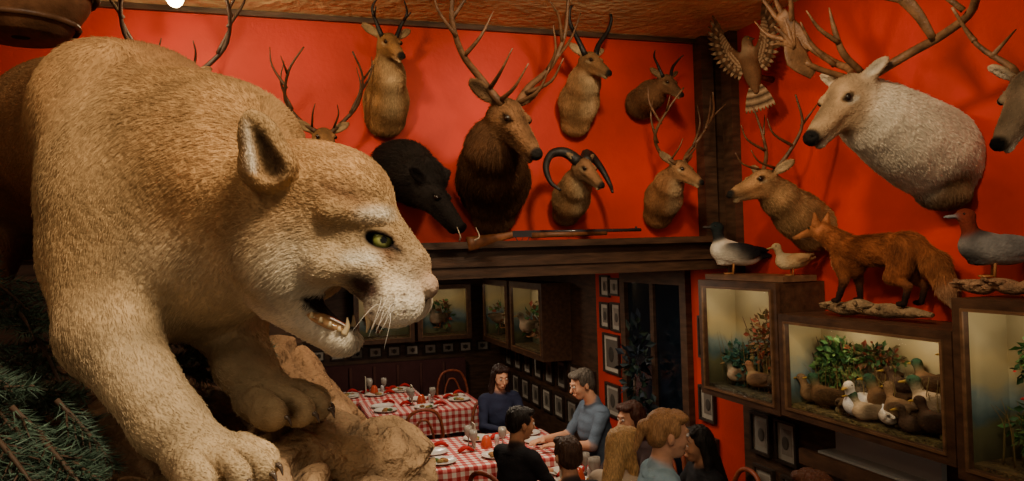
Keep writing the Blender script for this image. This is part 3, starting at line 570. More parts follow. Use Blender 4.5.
# ---------------------------------------------------------------- birds and fox
def bird(b,loc,yaw,s,body,wing,breast,head,bill=(.3,.2,.08),sit=False,vox=.006,pitch=0,neckc=None):
    Rz=rotm('Z',yaw); neckc=neckc or breast
    P=[E((0,0,.10),(.115,.062,.055),body,.02),E((.05,0,.10),(.062,.056,.058),breast,.02),K((.075,0,.12),(.10,0,.19),.032,.022,neckc,.02),
       E((.108,0,.207),(.034,.026,.027),head,.010),K((.095,0,.172),(.104,0,.195),.024,.024,head,.01),K((-.08,0,.11),(-.16,0,.125),.035,.010,wing,.02),
       E((-.025,.048,.118),(.09,.018,.040),wing,.006,R=rotm('Y',6)),E((-.025,-.048,.118),(.09,.018,.040),wing,.006,R=rotm('Y',6)),
       E((-.06,.030,.135),(.09,.018,.018),tuple(np.array(wing)*.6),.004,R=rotm('Y',8)),E((-.06,-.030,.135),(.09,.018,.018),tuple(np.array(wing)*.6),.004,R=rotm('Y',8)),
       E((.150,0,.198),(.030,.013,.007),bill,.006,R=rotm('Y',10))]
    V,Q,C=sdf(P,vox,blend=.004)
    dz=-.045 if sit else 0
    Rp=rotm('Y',-pitch)
    def g0(v):
        v=np.asarray(v,float)
        if pitch:
            c=A(0,0,.07); w=(v-c)@Rp.T+c; v=np.where((v[...,2:3]<.05)&(abs(v[...,1:2])>.01),v,w)
        return v
    f=lambda v:((g0(v)+A(0,0,dz))*s)@Rz.T+A(*loc)
    b.add(f(V),Q=Q,col=C,m=M_FUR)
    for y in (.023,-.023): b.ell(f((.117,y,.212)),.0045*s,col=BLK,m=M_GLOSS,nu=8,nv=6)
    if not sit:
        for y in (.025,-.025):
            b.tube(f([(.0,y,.075),(.005,y,.0)]),.005*s,col=(.35,.15,.05),n=6)
            for dy in (-.015,0,.015): b.tube(f([(.005,y,.004),(.045,y+dy,.003)]),.004*s,col=(.35,.15,.05),n=5)
WHT=(.68,.62,.5)
b=MB(); bird(b,(2.72,4.08,2.185),150,1.28,WHT,(.012,.012,.015),WHT,(.010,.016,.016),(.05,.04,.035),pitch=14,neckc=(.02,.02,.02)); b.obj('goldeneye_duck')
b=MB(); bird(b,(2.75,3.56,2.185),160,.78,(.50,.36,.18),(.34,.20,.09),(.55,.42,.24),(.5,.36,.18)); b.obj('small_shorebird')
b=MB(); b.box((2.64,3.50,2.152),(2.86,4.28,2.185),col=(.14,.07,.035),m=M_WOODV); b.obj('bird_plank')
b=MB(); bird(b,(2.76,2.33,2.20),140,1.12,(.30,.28,.25),(.16,.15,.14),(.025,.022,.022),(.15,.025,.012),(.2,.2,.2),pitch=10,neckc=(.12,.022,.012)); b.obj('canvasback_duck')
def driftwood(name,a0,a1,r,col):
    b=MB(); a0=A(*a0);a1=A(*a1); n=9; pts=[a0+(a1-a0)*t+rng.normal(size=3)*r*.22*A(.6,.6,.6) for t in np.linspace(0,1,n)]
    b.tube(pts,[r*.4,r*.8,r,r*1.1,r*.85,r*1.05,r*.8,r*.7,r*.3],col=col,m=M_ROCK,n=14,flat=((0,0,1),.7))
    for i in range(5): p=pts[1+i]; b.tube([p,p+A(-.03,rng.uniform(-.03,.03),r*.4),p+A(-.07,rng.uniform(-.06,.06),r*.3)],[r*.35,r*.28,r*.1],col=col,m=M_ROCK,n=8)
    return b.obj(name)
driftwood('driftwood_log',(2.74,2.50,2.165),(2.74,2.12,2.165),.042,(.26,.14,.07))
driftwood('log_perch',(2.74,3.32,2.026),(2.74,2.62,2.026),.05,(.22,.14,.07))
def fox():
    RU=(.19,.058,.02);RL=(.25,.09,.032);BKK=(.02,.010,.007);WF=(.42,.28,.16); fl_=(-1,0,-.4)
    P=[K((.14,0,.225),(-.15,0,.235),.064,.066,RU,.02,flow=fl_,ln=.02),E((.14,0,.200),(.080,.060,.088),RU,.02,flow=fl_,ln=.02),K((.17,0,.25),(.25,.02,.31),.058,.044,RU,.02,flow=fl_,ln=.018),
       E((.275,.03,.325),(.05,.043,.041),RL,.015,flow=fl_,ln=.006),K((.30,.045,.318),(.368,.085,.295),.026,.012,RL,.012,flow=fl_,ln=.004),E((.374,.088,.297),.010,BLK,.004,ln=0)]
    for s_ in (1,-1):
        P.append(K((.265,.03+s_*.030,.355),(.262,.03+s_*.042,.405),.020,.005,RL,.008,ln=.005))
        P.append(K((.15,s_*.042,.18),(.135,s_*.045,.10),.036,.018,RU,.02,ln=.01)); P.append(K((.135,s_*.045,.10),(.15+.02*s_,s_*.045,.02),.017,.012,BKK,.01,ln=.005)); P.append(E((.165+.02*s_,s_*.045,.012),(.024,.014,.011),BKK,.006,ln=.004))
        P.append(E((-.15,s_*.045,.195),(.062,.034,.082),RU,.03,ln=.016)); P.append(K((-.13,s_*.05,.14),(-.11,s_*.05,.12),.033,.028,RU,.02,ln=.01)); P.append(K((-.11,s_*.05,.12),(-.185,s_*.05,.085),.026,.014,RU,.02,ln=.008)); P.append(K((-.185,s_*.05,.085),(-.165,s_*.05,.018),.014,.011,BKK,.01,ln=.005)); P.append(E((-.15,s_*.05,.012),(.024,.014,.011),BKK,.006,ln=.004))
    P+=[K((-.2,0,.245),(-.27,0,.17),.028,.045,RU,.02,ln=.025),K((-.27,0,.17),(-.32,0,.07),.047,.034,RL,.02,ln=.025),K((-.32,0,.07),(-.35,0,.0),.030,.008,WF,.02,ln=.02)]
    P+=[K((.29,.035,.29),(.34,.07,.285),.015,.01,WF,op='paint',soft=.015),E((.2,0,.17),(.05,.04,.05),WF,op='paint',soft=.03)]
    return sdf(P,.005,blend=.008,want=True)
Rf=rotm('Z',97)*1.12; of=A(2.74,2.93,2.058)
V,Q,C,FL,LN=fox(); C=np.clip(C*(1+.6*np.array([mnoise.noise(Vector(v*22)) for v in V])[:,None]),.003,.9); b=MB(); b.add(V,Q=Q,col=C,m=M_FUR)
for p in ((.318,.022,.338),(.295,.075,.338)): b.ell(p,.006,col=(.03,.02,.0),m=M_GLOSS,nu=8,nv=6)
fo=b.obj('red_fox',xf=(Rf,of)); fur('red_fox_fur',fo,V,Q,C,FL,LN,18000,rad=(.0007,.0006,.0002),lift=.35,jit=.22,xf=(Rf,of),vary=.45,skip=lambda r,c:(c.max(1)>.009))
# ---------------------------------------------------------------- diorama cases
WDC=(.062,.029,.015)
def case(name,a0,a1,z0,z1,W,depth=.30,ground=(.12,.08,.03),content=None,light=2.5,fw=.05):
    b=MB(); bx=lambda a_,o_,z_,A_,O_,Z_,**k: b.box(W(a_,o_,z_),W(A_,O_,Z_),**k)
    wd=dict(col=WDC,m=M_WOODV); g=.004
    bx(a0,g,z0,a1,depth,z0+.025,**wd); bx(a0,g,z1-.025,a1,depth,z1,**wd); bx(a0,g,z0+.025,a0+.02,depth,z1-.025,**wd); bx(a1-.02,g,z0+.025,a1,depth,z1-.025,**wd)
    f0,f1=depth,depth+.025
    bx(a0-.004,f0,z0,a1+.004,f1,z0+fw,**wd); bx(a0-.004,f0,z1-fw,a1+.004,f1,z1,**wd); bx(a0-.004,f0,z0+fw,a0+fw,f1,z1-fw,**wd); bx(a1-fw,f0,z0+fw,a1+.004,f1,z1-fw,**wd)
    for q in ((z0+fw-.012,z0+fw),(z1-fw,z1-fw+.012)): bx(a0+fw-.012,f1,q[0],a1-fw+.012,f1+.008,q[1],col=(.13,.065,.03),m=M_WOODV)
    for q in ((a0+fw-.012,a0+fw),(a1-fw,a1-fw+.012)): bx(q[0],f1,z0+fw,q[1],f1+.008,z1-fw,col=(.13,.065,.03),m=M_WOODV)
    bk=depth*.22
    bx(a0+.02,bk,z0+.03,a1-.02,bk+.01,z1-.03,m=M_BACK)
    bx(a0+.021,bk+.01,z0+.03,a0+.028,depth-.01,z1-.03,m=M_BACK); bx(a1-.028,bk+.01,z0+.03,a1-.021,depth-.01,z1-.03,m=M_BACK)
    bx(a0+.02,.012,z0+.025,a1-.02,depth-.01,z0+fw+.015,col=ground,m=M_ROCK)
    bx(a0+fw,depth-.008,z0+fw,a1-fw,depth-.004,z1-fw,m=mat_glass())
    if content: content(b)
    o=b.obj(name)
    for t in ((.3,.7) if a1-a0>.6 else (.5,)):
        l=bpy.data.lights.new('case_lamp','POINT'); l.shadow_soft_size=.03; l.energy=light*.6; l.color=(1,.80,.54)
        lo=bpy.data.objects.new(name+'_lamp',l); lo.location=A(*W(a0+(a1-a0)*t,depth-.05,z1-.07))-np.array(o.location)
        bpy.context.scene.collection.objects.link(lo); lo.parent=o
    return o
WR=lambda a_,o_,z_:(XR-o_,a_,z_)
WF_=lambda a_,o_,z_:(a_,YF-o_,z_)
G1=[(.05,.14,.03),(.03,.09,.03),(.09,.16,.04)]; G2=[(.18,.08,.03),(.24,.05,.025),(.13,.10,.035)]; RD=[(.22,.15,.05),(.16,.12,.04)]
def reeds(b,y0,y1,z0,h,n):
    for i in range(n):
        y=rng.uniform(y0,y1); x=rng.uniform(2.70,2.82); b.tube([(x,y,z0),(x-.005,y+rng.uniform(-.02,.02),z0+h*.6),(x-.02,y+rng.uniform(-.06,.06),z0+h*rng.uniform(.7,1.1))],[.003,.0025,.0008],col=RD[i%2],n=4,m=M_LEAF,flat=((1,0,0),.4))
def c1(b):
    b.leaves((2.76,3.80,1.80),(.06,.20,.17),380,.04,G2); b.leaves((2.74,4.05,1.64),(.06,.13,.14),260,.045,[(.03,.09,.05),(.03,.10,.08)]); bird(b,(2.72,3.85,1.52),100,.8,(.20,.10,.05),(.12,.07,.04),(.3,.2,.1),(.22,.1,.05),sit=True)
    bird(b,(2.72,3.70,1.53),60,.75,(.15,.09,.05),(.10,.06,.03),(.2,.13,.08),(.15,.08,.04),sit=True); bird(b,(2.72,4.04,1.53),140,.7,(.35,.25,.15),(.12,.07,.04),(.4,.3,.2),(.03,.06,.04),sit=True)
    for i in range(7): b.tube([(2.80,3.68+.045*i,1.5),(2.80,3.64+.06*i,1.7),(2.77,3.60+.08*i,1.92)],[.006,.005,.002],col=(.10,.05,.025))
    reeds(b,3.56,4.24,1.5,.3,60)
def c2(b):
    for i in range(8): b.tube([(2.80,2.95+.06*i,1.5),(2.80,2.95+.07*i,1.68),(2.76,2.86+.09*i,1.86)],[.006,.005,.002],col=(.09,.05,.025))
    b.leaves((2.77,3.26,1.72),(.06,.16,.15),460,.045,G1); b.leaves((2.78,3.02,1.80),(.06,.22,.06),260,.035,G1+G2); reeds(b,2.46,3.4,1.5,.26,140)
    DB=(.10,.055,.025);W1=(.05,.03,.018);D3=(.18,.11,.055);D4=(.32,.24,.15)
    L=[(3.36,2.72,1.525,120,.75,D3),(3.24,2.70,1.525,110,.85,DB),(3.14,2.76,1.55,70,.8,D4),(3.02,2.69,1.53,200,.9,WHT),(2.88,2.74,1.56,110,.9,DB),(2.76,2.70,1.53,80,.95,D3),(2.62,2.76,1.58,120,.95,D4),(2.56,2.69,1.53,100,.8,W1),(2.93,2.67,1.52,140,.7,D4),
       (2.68,2.79,1.67,90,.8,DB),(2.52,2.78,1.66,60,.75,D3),(3.10,2.68,1.525,30,.6,D3),(2.66,2.67,1.52,160,.65,W1),(2.84,2.80,1.64,130,.7,W1),(2.82,2.67,1.52,60,.6,WHT),(2.96,2.80,1.66,80,.7,D3),(2.52,2.80,1.76,120,.65,DB)]
    for y,x,z,yw,s_,cc in L:
        bird(b,(x,y,z),yw,s_,cc,tuple(np.array(cc)*(.5 if cc!=WHT else .9)),tuple(np.minimum(np.array(cc)*1.6,.7)),(.02,.06,.03) if cc in (DB,D4) else cc,(.4,.25,.05),sit=True,vox=.008)
    for i in range(16): b.ell((rng.uniform(2.70,2.82),rng.uniform(2.5,3.35),1.52),(.05,.06,rng.uniform(.02,.06)),col=(.13,.10,.035),m=M_ROCK)
    for y,z in ((2.55,1.62),(2.66,1.60),(2.84,1.57),(2.96,1.59),(2.53,1.70)): b.ell((2.79,y,z),(.05,.08,.05),col=(.12,.09,.035),m=M_ROCK)
def c3(b):
    b.leaves((2.76,2.10,1.88),(.07,.14,.12),340,.045,G1); b.leaves((2.76,2.16,1.62),(.07,.12,.10),200,.04,G1); b.leaves((2.73,2.08,1.82),(.08,.15,.12),60,.02,[(.4,.02,.02)]); reeds(b,1.8,2.3,1.47,.25,40)
    bird(b,(2.72,1.98,1.55),90,1.0,(.3,.2,.12),(.2,.13,.08),(.4,.3,.2),(.2,.12,.06),sit=True)
case('diorama_case',3.51,4.29,1.43,2.15,WR,content=c1,ground=(.07,.06,.03),light=1.5)
case('diorama_case',2.40,3.49,1.44,1.985,WR,content=c2,ground=(.13,.10,.035),light=2.1)
case('diorama_case',1.55,2.385,1.40,2.12,WR,content=c3,light=1.8)
def cb(y0,W,n=3):
    def f(b):
        for i in range(n):
            p=W(y0+.25+.45*i,.18,1.42); bird(b,p,rng.uniform(0,360),1.2,(.2,.13,.07),(.1,.07,.04),(.4,.3,.2),(.1,.08,.05),sit=False,vox=.01); b.leaves(W(y0+.3+.45*i,.15,1.6),(.12,.12,.2),60,.08,G1+G2)
    return f
case('diorama_case',7.30,8.40,1.24,2.04,WR,content=cb(7.35,WR,2),light=.8,fw=.07)
case('diorama_case',8.50,9.60,1.24,2.04,WR,content=cb(8.55,WR,2),light=.8,fw=.07)
case('diorama_case',1.75,2.45,1.27,1.98,WF_,content=cb(1.8,WF_,1),light=.5,fw=.06)
case('diorama_case',.95,1.70,1.27,1.98,WF_,content=cb(1.0,WF_,1),light=.4,fw=.06)
b=MB(); b.box((2.72,2.6,1.20),(XR-.021,3.5,1.23),col=WDC,m=M_WOODV); b.box((2.70,2.6,1.17),(2.73,3.5,1.25),col=WDC,m=M_WOODV)
b.box((2.76,2.7,1.235),(2.88,3.42,1.25),col=(.45,.43,.4),m=M_GLOSS); b.box((2.86,2.72,1.25),(2.89,3.40,1.38),col=(.5,.48,.44),m=M_GLOSS)
b.obj('display_shelf')
# ---------------------------------------------------------------- framed photos
def photo(W,a_,z_,w,h,mtc=None,im=None,fr=(.03,.02,.015)):
    b=MB(); bx=lambda a0,o0,z0,a1,o1,z1,**k:b.box(W(a0,o0,z0),W(a1,o1,z1),**k)
    k=rng.uniform(.22,.5); mtc=mtc or (k,k*.9,k*.75)
    t=.018; a0,a1,z0,z1=a_-w/2,a_+w/2,z_-h/2,z_+h/2
    for q in ((a0,z0,a1,z0+t),(a0,z1-t,a1,z1),(a0,z0+t,a0+t,z1-t),(a1-t,z0+t,a1,z1-t)): bx(q[0],.004,q[1],q[2],.028,q[3],col=fr,m=M_WOODV)
    bx(a0+t,.004,z0+t,a1-t,.012,z1-t,col=mtc,m=M_SKIN)
    g=im or tuple(rng.uniform(.06,.3)*np.array([1,.85,.7])); mg=.035*min(1,w/.2)
    bx(a0+t+mg,.012,z0+t+mg,a1-t-mg,.014,z1-t-mg,col=g,m=M_SKIN)
    ctr=W((a0+a1)/2+rng.uniform(-.2,.2)*w*.3,.016,z_-.02*h); s_=min(w,h)*.16
    rr=A(abs(W(1,0,0)[0]-W(0,0,0)[0]),abs(W(1,0,0)[1]-W(0,0,0)[1]),0)*s_+A(.0,.0,s_*1.3); rr=np.maximum(rr,.003)
    b.ell(ctr,rr,col=tuple(np.array(g)*.35),m=M_SKIN,nu=12,nv=8)
    b.obj('framed_photo')
for y,z,w,h in ((6.22,2.03,.22,.16),(6.42,2.03,.2,.2),(6.20,1.76,.2,.26),(6.44,1.76,.2,.24),(6.32,1.42,.34,.36),(6.32,1.0,.3,.3),(4.72,1.72,.2,.3),(4.74,1.25,.2,.25),(4.72,.9,.2,.25)):
    photo(WR,y,z,w,h)
for i,y in enumerate(np.arange(6.85,9.7,.38)):
    photo(WR,y,1.05,.26,.3); photo(WR,y+.1,.70,.28,.26)
for i,x in enumerate(np.arange(-.2,2.8,.24)): photo(WF_,x,1.13,.17,.14)
WP=lambda a_,o_,z_:(XR-.02-o_,a_,z_)
for y,z in ((3.85,1.18),(4.1,1.18),(3.8,.85),(4.08,.85),(3.5,.85)): photo(WP,y,z,.2,.26)
for y in (2.2,2.45): photo(WP,y,1.2,.2,.22)
b=MB(); b.box((-.6,YF-.55,.0),(2.4,YF-.05,.45),col=(.05,.02,.02),m=M_CLOTH); b.box((-.6,YF-.15,.45),(2.4,YF-.04,1.0),col=(.06,.02,.02),m=M_CLOTH)
for x in np.arange(-.6,2.4,.3): b.tube([(x,YF-.17,.47),(x,YF-.17,.97)],.02,col=(.07,.025,.02),m=M_CLOTH)
b.obj('booth_bench')
# ---------------------------------------------------------------- tables
def table(cx,cy,hx,hy,drop=.24,items=True):
    n=56; us=np.linspace(-hx-drop,hx+drop,n); vs=np.linspace(-hy-drop,hy+drop,n); V=[];UV=[]
    for v in vs:
        for u in us:
            ou=max(abs(u)-hx,0);ov=max(abs(v)-hy,0); z=-max(ou,ov); w=.016*math.sin(u*22+v*3)*min(1,ov*8)+.016*math.sin(v*22)*min(1,ou*8)
            x=math.copysign(min(abs(u),hx)+(.01+w+.12*ou if ou else 0),u); y=math.copysign(min(abs(v),hy)+(.01+w+.12*ov if ov else 0),v)
            V.append((x,y,z)); UV.append((u+5,v+5))
    F=[(j*n+i,j*n+i+1,(j+1)*n+i+1,(j+1)*n+i) for j in range(n-1) for i in range(n-1)]
    me=bpy.data.meshes.new('cloth'); me.from_pydata(V,[],F); uvl=me.uv_layers.new(name='UVMap')
    for l in me.loops: uvl.data[l.index].uv=UV[l.vertex_index]
    me.materials.append(M_GING); me.polygons.foreach_set('use_smooth',[True]*len(F))
    e=bpy.data.objects.new('dining_table',None); e.location=(cx,cy,0); bpy.context.scene.collection.objects.link(e)
    o=bpy.data.objects.new('tablecloth',me); o.location=(0,0,.756); bpy.context.scene.collection.objects.link(o); o.parent=e
    b=MB(); b.box((-hx+.01,-hy+.01,.725),(hx-.01,hy-.01,.75)); 
    for sx in (-1,1):
        for sy in (-1,1): b.tube([(sx*(hx-.08),sy*(hy-.08),0),(sx*(hx-.08),sy*(hy-.08),.73)],[.02,.03],col=(.06,.03,.02),m=M_WOODV)
    ob=b.obj('table_frame'); ob.parent=e
    if items:
        b=MB(); z=.757
        for j_,(sx,sy) in enumerate(((-1,0),(1,0),(0,-1),(0,1),(-1,-1),(1,1))):
            x,y=sx*(hx-.2),sy*(hy-.18)
            b.lathe((x,y,z),[(0,.004),(.06,.004),(.085,.01),(.12,.02),(.125,.022),(.12,.016),(.07,0),(0,0)],col=(.7,.66,.6),m=M_GLOSS,n=24)
            if rng.random()<.6:
                for k_ in range(4): b.ell((x+rng.uniform(-.05,.05),y+rng.uniform(-.05,.05),z+.015),(.03,.025,.015),col=((.3,.14,.05),(.45,.3,.1),(.1,.18,.04))[k_%3],m=M_ROCK,nu=8,nv=6)
            nx,ny=x*.8+.16*(sy!=0),y*.8+.16*(sx!=0)
            b.tube([(nx-.06,ny,z+.01),(nx,ny,z+.04),(nx+.07,ny,z+.008)],[.02,.035,.015],col=(.4,.012,.012),m=M_CLOTH,flat=((0,0,1),.5))
            if j_%2==0: b.lathe((x*.55+.12,y*.55+.1,z),[(.03,0),(.032,.002),(.006,.008),(.005,.07),(.03,.10),(.036,.14),(.03,.17),(.028,.17),(.033,.14),(.026,.10),(0,.08)],col=(.32,.29,.25),m=M_GLOSS,n=16)
            b.box((x-.15,y-.08,z),(x-.14,y+.08,z+.004),col=(.6,.58,.55),m=M_GLOSS)
        b.lathe((0,0,z),[(.0,0),(.05,0),(.05,.03),(.035,.08),(.02,.1),(0,.1)],col=(.5,.07,.03),m=M_GLOSS,n=16)
        b.lathe((.1,.03,z),[(0,0),(.02,0),(.02,.07),(.015,.09),(0,.09)],col=(.6,.6,.6),m=M_GLOSS,n=12)
        b.box((-.10,.0,z),(-.09,.1,z+.2),col=(.5,.45,.35),m=M_SKIN)
        ob=b.obj('tableware'); ob.parent=e
table(1.65,6.10,.65,.48); table(1.50,8.2,.62,.42); table(1.1,9.05,.5,.30); table(1.98,4.92,.24,.42); 
def chair(x,y,yaw):
    b=MB(); C_=(.24,.055,.025); m=M_WOODV
    b.lathe((0,0,.44),[(0,.03),(.17,.03),(.20,.025),(.205,.01),(.2,0),(0,0)],col=(.3,.03,.02),m=m,n=24)
    for sx in (-1,1): b.tube([(sx*.14,.14,.44),(sx*.17,.18,0)],[.017,.012],col=C_,m=m)
    b.tube([(-.17,-.2,0),(-.16,-.16,.44),(-.19,-.22,.68),(-.13,-.26,.88),(0,-.27,.93),(.13,-.26,.88),(.19,-.22,.68),(.16,-.16,.44),(.17,-.2,0)],.016,col=C_,m=m)
    b.tube([(-.09,-.17,.46),(-.10,-.22,.65),(-.05,-.25,.80),(0,-.255,.83),(.05,-.25,.80),(.10,-.22,.65),(.09,-.17,.46)],.012,col=C_,m=m)
    a_=np.linspace(0,2*np.pi,17); b.tube([(math.cos(t)*.14,math.sin(t)*.14,.2) for t in a_],.008,col=C_,m=m,sub=1)
    b.obj('bentwood_chair',xf=(rotm('Z',yaw),A(x,y,0)))
chair(1.30,7.28,0); chair(2.08,9.0,180); chair(.68,7.9,-60)
# ---------------------------------------------------------------- people
def person(name,loc,yaw,hz,shirt,skin,hair,style='short',hy=0,hp_=0,hands=None,lean=0.0,pants=(.03,.03,.05),sleeve='long'):
    s=hz/1.235; HC=A(0,.07+lean,1.235); Rh=rotm('Z',hy)@rotm('X',hp_)
    h=lambda x,y,z: HC+Rh@A(x,y,z)
    CH=A(0,.02+lean*.6,.93); PE=A(0,-.03,.53)
    P=[E(PE,(.17,.14,.12),pants,.05),K(PE+A(0,0,.05),CH+A(0,0,-.08),.125,.135,shirt,.06),E(CH,(.165,.115,.16),shirt,.05),K(CH+A(-.13,0,.09),CH+A(.13,0,.09),.062,.062,shirt,.04),
       K(CH+A(0,.0,.10),CH+A(0,.0,.155),.072,.058,shirt,.02),K(CH+A(0,.0,.12),h(0,-.02,-.08),.055,.050,skin,.015)]
    hands=hands or [(.17,.42,.80),(-.17,.42,.80)]
    for i,sx in enumerate((1,-1)):
        sh=CH+A(sx*.165,0,.085); ha=A(*hands[i]); mid=(sh+ha)/2; el=mid+A(sx*.07,-.06,-.12)
        fo=skin if sleeve=='short' else shirt
        P.append(K(sh,el,.055,.043,shirt,.03)); P.append(K(el,ha,.041,.028,fo,.02))
        d=nrm(ha-el); d=nrm(A(d[0],d[1],d[2]*.3)); lat=nrm(np.cross(d,(0,0,1))); upv=np.cross(lat,d)
        pc=ha+d*.045; P.append(E(pc,(.048,.040,.016),skin,.012,R=np.stack([d,lat,upv],1)))
        for j,(q,L) in enumerate(((-.030,.062),(-.010,.075),(.010,.070),(.029,.055))):
            f0=pc+d*.035+lat*q; f1=f0+d*L*.55+A(0,0,-.006); f2=f1+d*L*.35+A(0,0,-.020)
            P.append(K(f0,f1,.0095,.0088,skin,.004)); P.append(K(f1,f2,.0088,.0075,skin,.004))
        t0=pc-d*.02-lat*.03*sx; t1=t0+(-lat*sx*.75+d*.65)*.035; P.append(K(t0,t1,.012,.010,skin,.006)); P.append(K(t1,t1+d*.028,.010,.008,skin,.005))
        hip=PE+A(sx*.09,.02,-.02); kn=A(sx*.11,.43,.50); ft=A(sx*.11,.42,.07)
        P.append(K(hip,kn,.085,.058,pants,.03)); P.append(K(kn,ft,.055,.038,pants,.02)); P.append(E(ft+A(0,.06,-.025),(.042,.12,.04),(.02,.015,.01),.02))
    P+=[E(h(0,-.012,.028),(.073,.090,.085),skin,.02,R=Rh),E(h(0,.035,-.02),(.058,.056,.083),skin,.02,R=Rh),E(h(0,.050,-.080),(.034,.036,.028),skin,.02,R=Rh),
        K(h(0,.088,.014),h(0,.112,-.024),.007,.012,skin,.006),K(h(-.03,.082,.030),h(.03,.082,.030),.010,.010,skin,.01),K(h(-.014,.094,-.058),h(.014,.094,-.058),.009,.009,skin,.008),
        E(h(.036,.062,-.025),(.02,.02,.022),skin,.02,R=Rh),E(h(-.036,.062,-.025),(.02,.02,.022),skin,.02,R=Rh)]
    for sx in (1,-1): P.append(E(h(sx*.074,-.005,-.012),(.010,.018,.029),skin,.004,R=Rh))
    Hh=[E(h(0,-.028,.046),(.081,.088,.078),hair,.008,R=Rh),E(h(0,-.055,.0),(.076,.056,.072),hair,.015,R=Rh)]
    for sx in (1,-1): Hh.append(E(h(sx*.030,.035,.088),(.046,.045,.030),hair,.015,R=Rh)); Hh.append(E(h(sx*.068,.012,.035),(.014,.03,.04),hair,.01,R=Rh))
    if style=='long':
        for sx in (1,-1): Hh.append(K(h(sx*.062,-.015,.03),h(sx*.080,-.02,-.11),.030,.030,hair,.02)); Hh.append(K(h(sx*.080,-.02,-.11),CH+A(sx*.10,.03,.04),.030,.020,hair,.02))
        Hh.append(K(h(0,-.06,0),CH+A(0,-.12,.02),.07,.055,hair,.03))
    if style=='bun':
        Hh.append(E(h(0,-.115,.03),(.035,.04,.035),hair,.015)); Hh.append(K(h(0,-.13,.02),h(0,-.155,-.09),.026,.012,hair,.01))
    Hh.append(E(h(0,.085,-.02),(.052,.05,.085),k=.012,R=Rh,op='sub'))
    hc=tuple(np.array(hair)*.8)
    P+=[E(h(0,.098,-.060),(.020,.014,.0065),(skin[0]*.8,skin[1]*.42,skin[2]*.4),op='paint',soft=.004,R=Rh)]
    for sx in (1,-1): P.append(E(h(sx*.030,.088,.034),(.017,.014,.0045),hc,op='paint',soft=.005,R=Rh)); P.append(E(h(sx*.030,.088,.012),(.015,.012,.008),tuple(np.array(skin)*.5),op='paint',soft=.008,R=Rh))
    V,Q,C=sdf(P,.007,blend=.003)
    Vb=V.copy()
    for i,v in enumerate(V):   # cloth folds on the torso and sleeves only
        if v[2]<1.04 and abs(C[i][0]-shirt[0])<.02: p=Vector((v[0]*9,v[1]*9,v[2]*18)); Vb[i]+=nrm(v-A(0,.02,v[2]))*mnoise.noise(p)*.010
    b=MB(); b.add(Vb,Q=Q,col=C,m=M_CLOTH)
    V,Q,C=sdf(Hh,.005,blend=.003)
    Vh=V.copy(); hcn=h(0,-.02,0)
    for i,v in enumerate(V): p=Vector(v); Vh[i]+=nrm(v-hcn)*(mnoise.noise(Vector((p.x*70,p.y*70,p.z*14)))*.006)
    b.add(Vh,Q=Q,col=C,m=M_HAIR)
    for sx in (1,-1):
        b.ell(h(sx*.030,.084,.011),.0105,col=(.6,.55,.5),m=M_GLOSS,nu=12,nv=8); b.ell(h(sx*.030,.091,.011),.0055,col=(.02,.01,.01),m=M_GLOSS,nu=10,nv=6)
    Rz=rotm('Z',yaw)*s
    o=b.obj(name,xf=(Rz,A(loc[0],loc[1],0)-Rz@A(0,.07+lean,0)))
    c=rotm('Z',yaw)@A(0,-.07-lean-.02,0); chair(loc[0]+c[0],loc[1]+c[1],yaw)
SK=(.60,.31,.19);SK2=(.42,.2,.11)
person('seated_woman',(2.03,6.93),185,1.19,(.02,.025,.06),SK,(.025,.010,.007),'long',hp_=-15,hands=[(.14,.40,.80),(-.14,.40,.80)])
person('seated_man',(2.41,5.84),92,1.26,(.10,.14,.20),SK,(.11,.09,.07),'short',hp_=-18,hands=[(.10,.50,.80),(-.12,.46,.80)],lean=.12,sleeve='short')
person('seated_man',(1.59,4.97),-62,1.19,(.010,.010,.013),SK2,(.010,.007,.005),'short',hy=-20,hp_=-10,hands=[(.15,.40,.80),(-.13,.40,.80)],sleeve='short')
person('seated_boy',(1.62,4.18),0,1.16,(.02,.02,.025),SK,(.06,.03,.018),'short')
person('seated_woman',(2.38,4.90),100,1.17,(.05,.03,.03),SK,(.05,.018,.01),'long',hp_=-10)
person('seated_girl',(1.94,4.10),-60,1.20,(.5,.4,.3),SK,(.50,.30,.12),'long')
person('seated_woman',(2.0,3.66),-104,1.36,(.24,.38,.48),SK,(.36,.19,.08),'bun',hp_=-8)
person('seated_woman',(2.50,4.22),85,1.13,(.012,.012,.015),SK2,(.010,.007,.005),'long',hp_=-12)
person('seated_man',(2.36,2.98),20,1.19,(.04,.04,.05),SK,(.10,.03,.012),'short')
# ---------------------------------------------------------------- rifle, basket, bulb
b=MB(); y=YB-.13; z=2.47
b.tube([(1.55,y,z+.01),(2.24,y,z+.01)],.011,col=(.03,.03,.035),m=M_GLOSS,n=10); b.tube([(1.5,y,z-.008),(2.0,y,z-.006)],[.02,.014],col=(.16,.06,.025),m=M_WOODV,n=10)
b.tube([(1.10,y,z-.055),(1.22,y,z-.035),(1.33,y,z-.012),(1.40,y,z)],[.045,.036,.022,.02],col=(.18,.065,.025),m=M_WOODV,n=12,flat=((0,1,0),.45)); b.box((1.38,y-.012,z-.02),(1.56,y+.012,z+.02),col=(.04,.04,.045),m=M_GLOSS)
b.tube([(1.40,y,z-.018),(1.42,y,z-.045),(1.47,y,z-.045),(1.49,y,z-.018)],.003,col=(.04,.04,.04),m=M_GLOSS,n=6); b.tube([(1.45,y,z-.02),(1.44,y,z-.038)],.002,col=(.04,.04,.04),m=M_GLOSS,n=6)
b.box((2.2,y-.002,z+.02),(2.215,y+.002,z+.032),col=(.04,.04,.04),m=M_GLOSS); b.obj('antique_rifle')
b=MB(); bc=A(-.57,2.1,3.07)
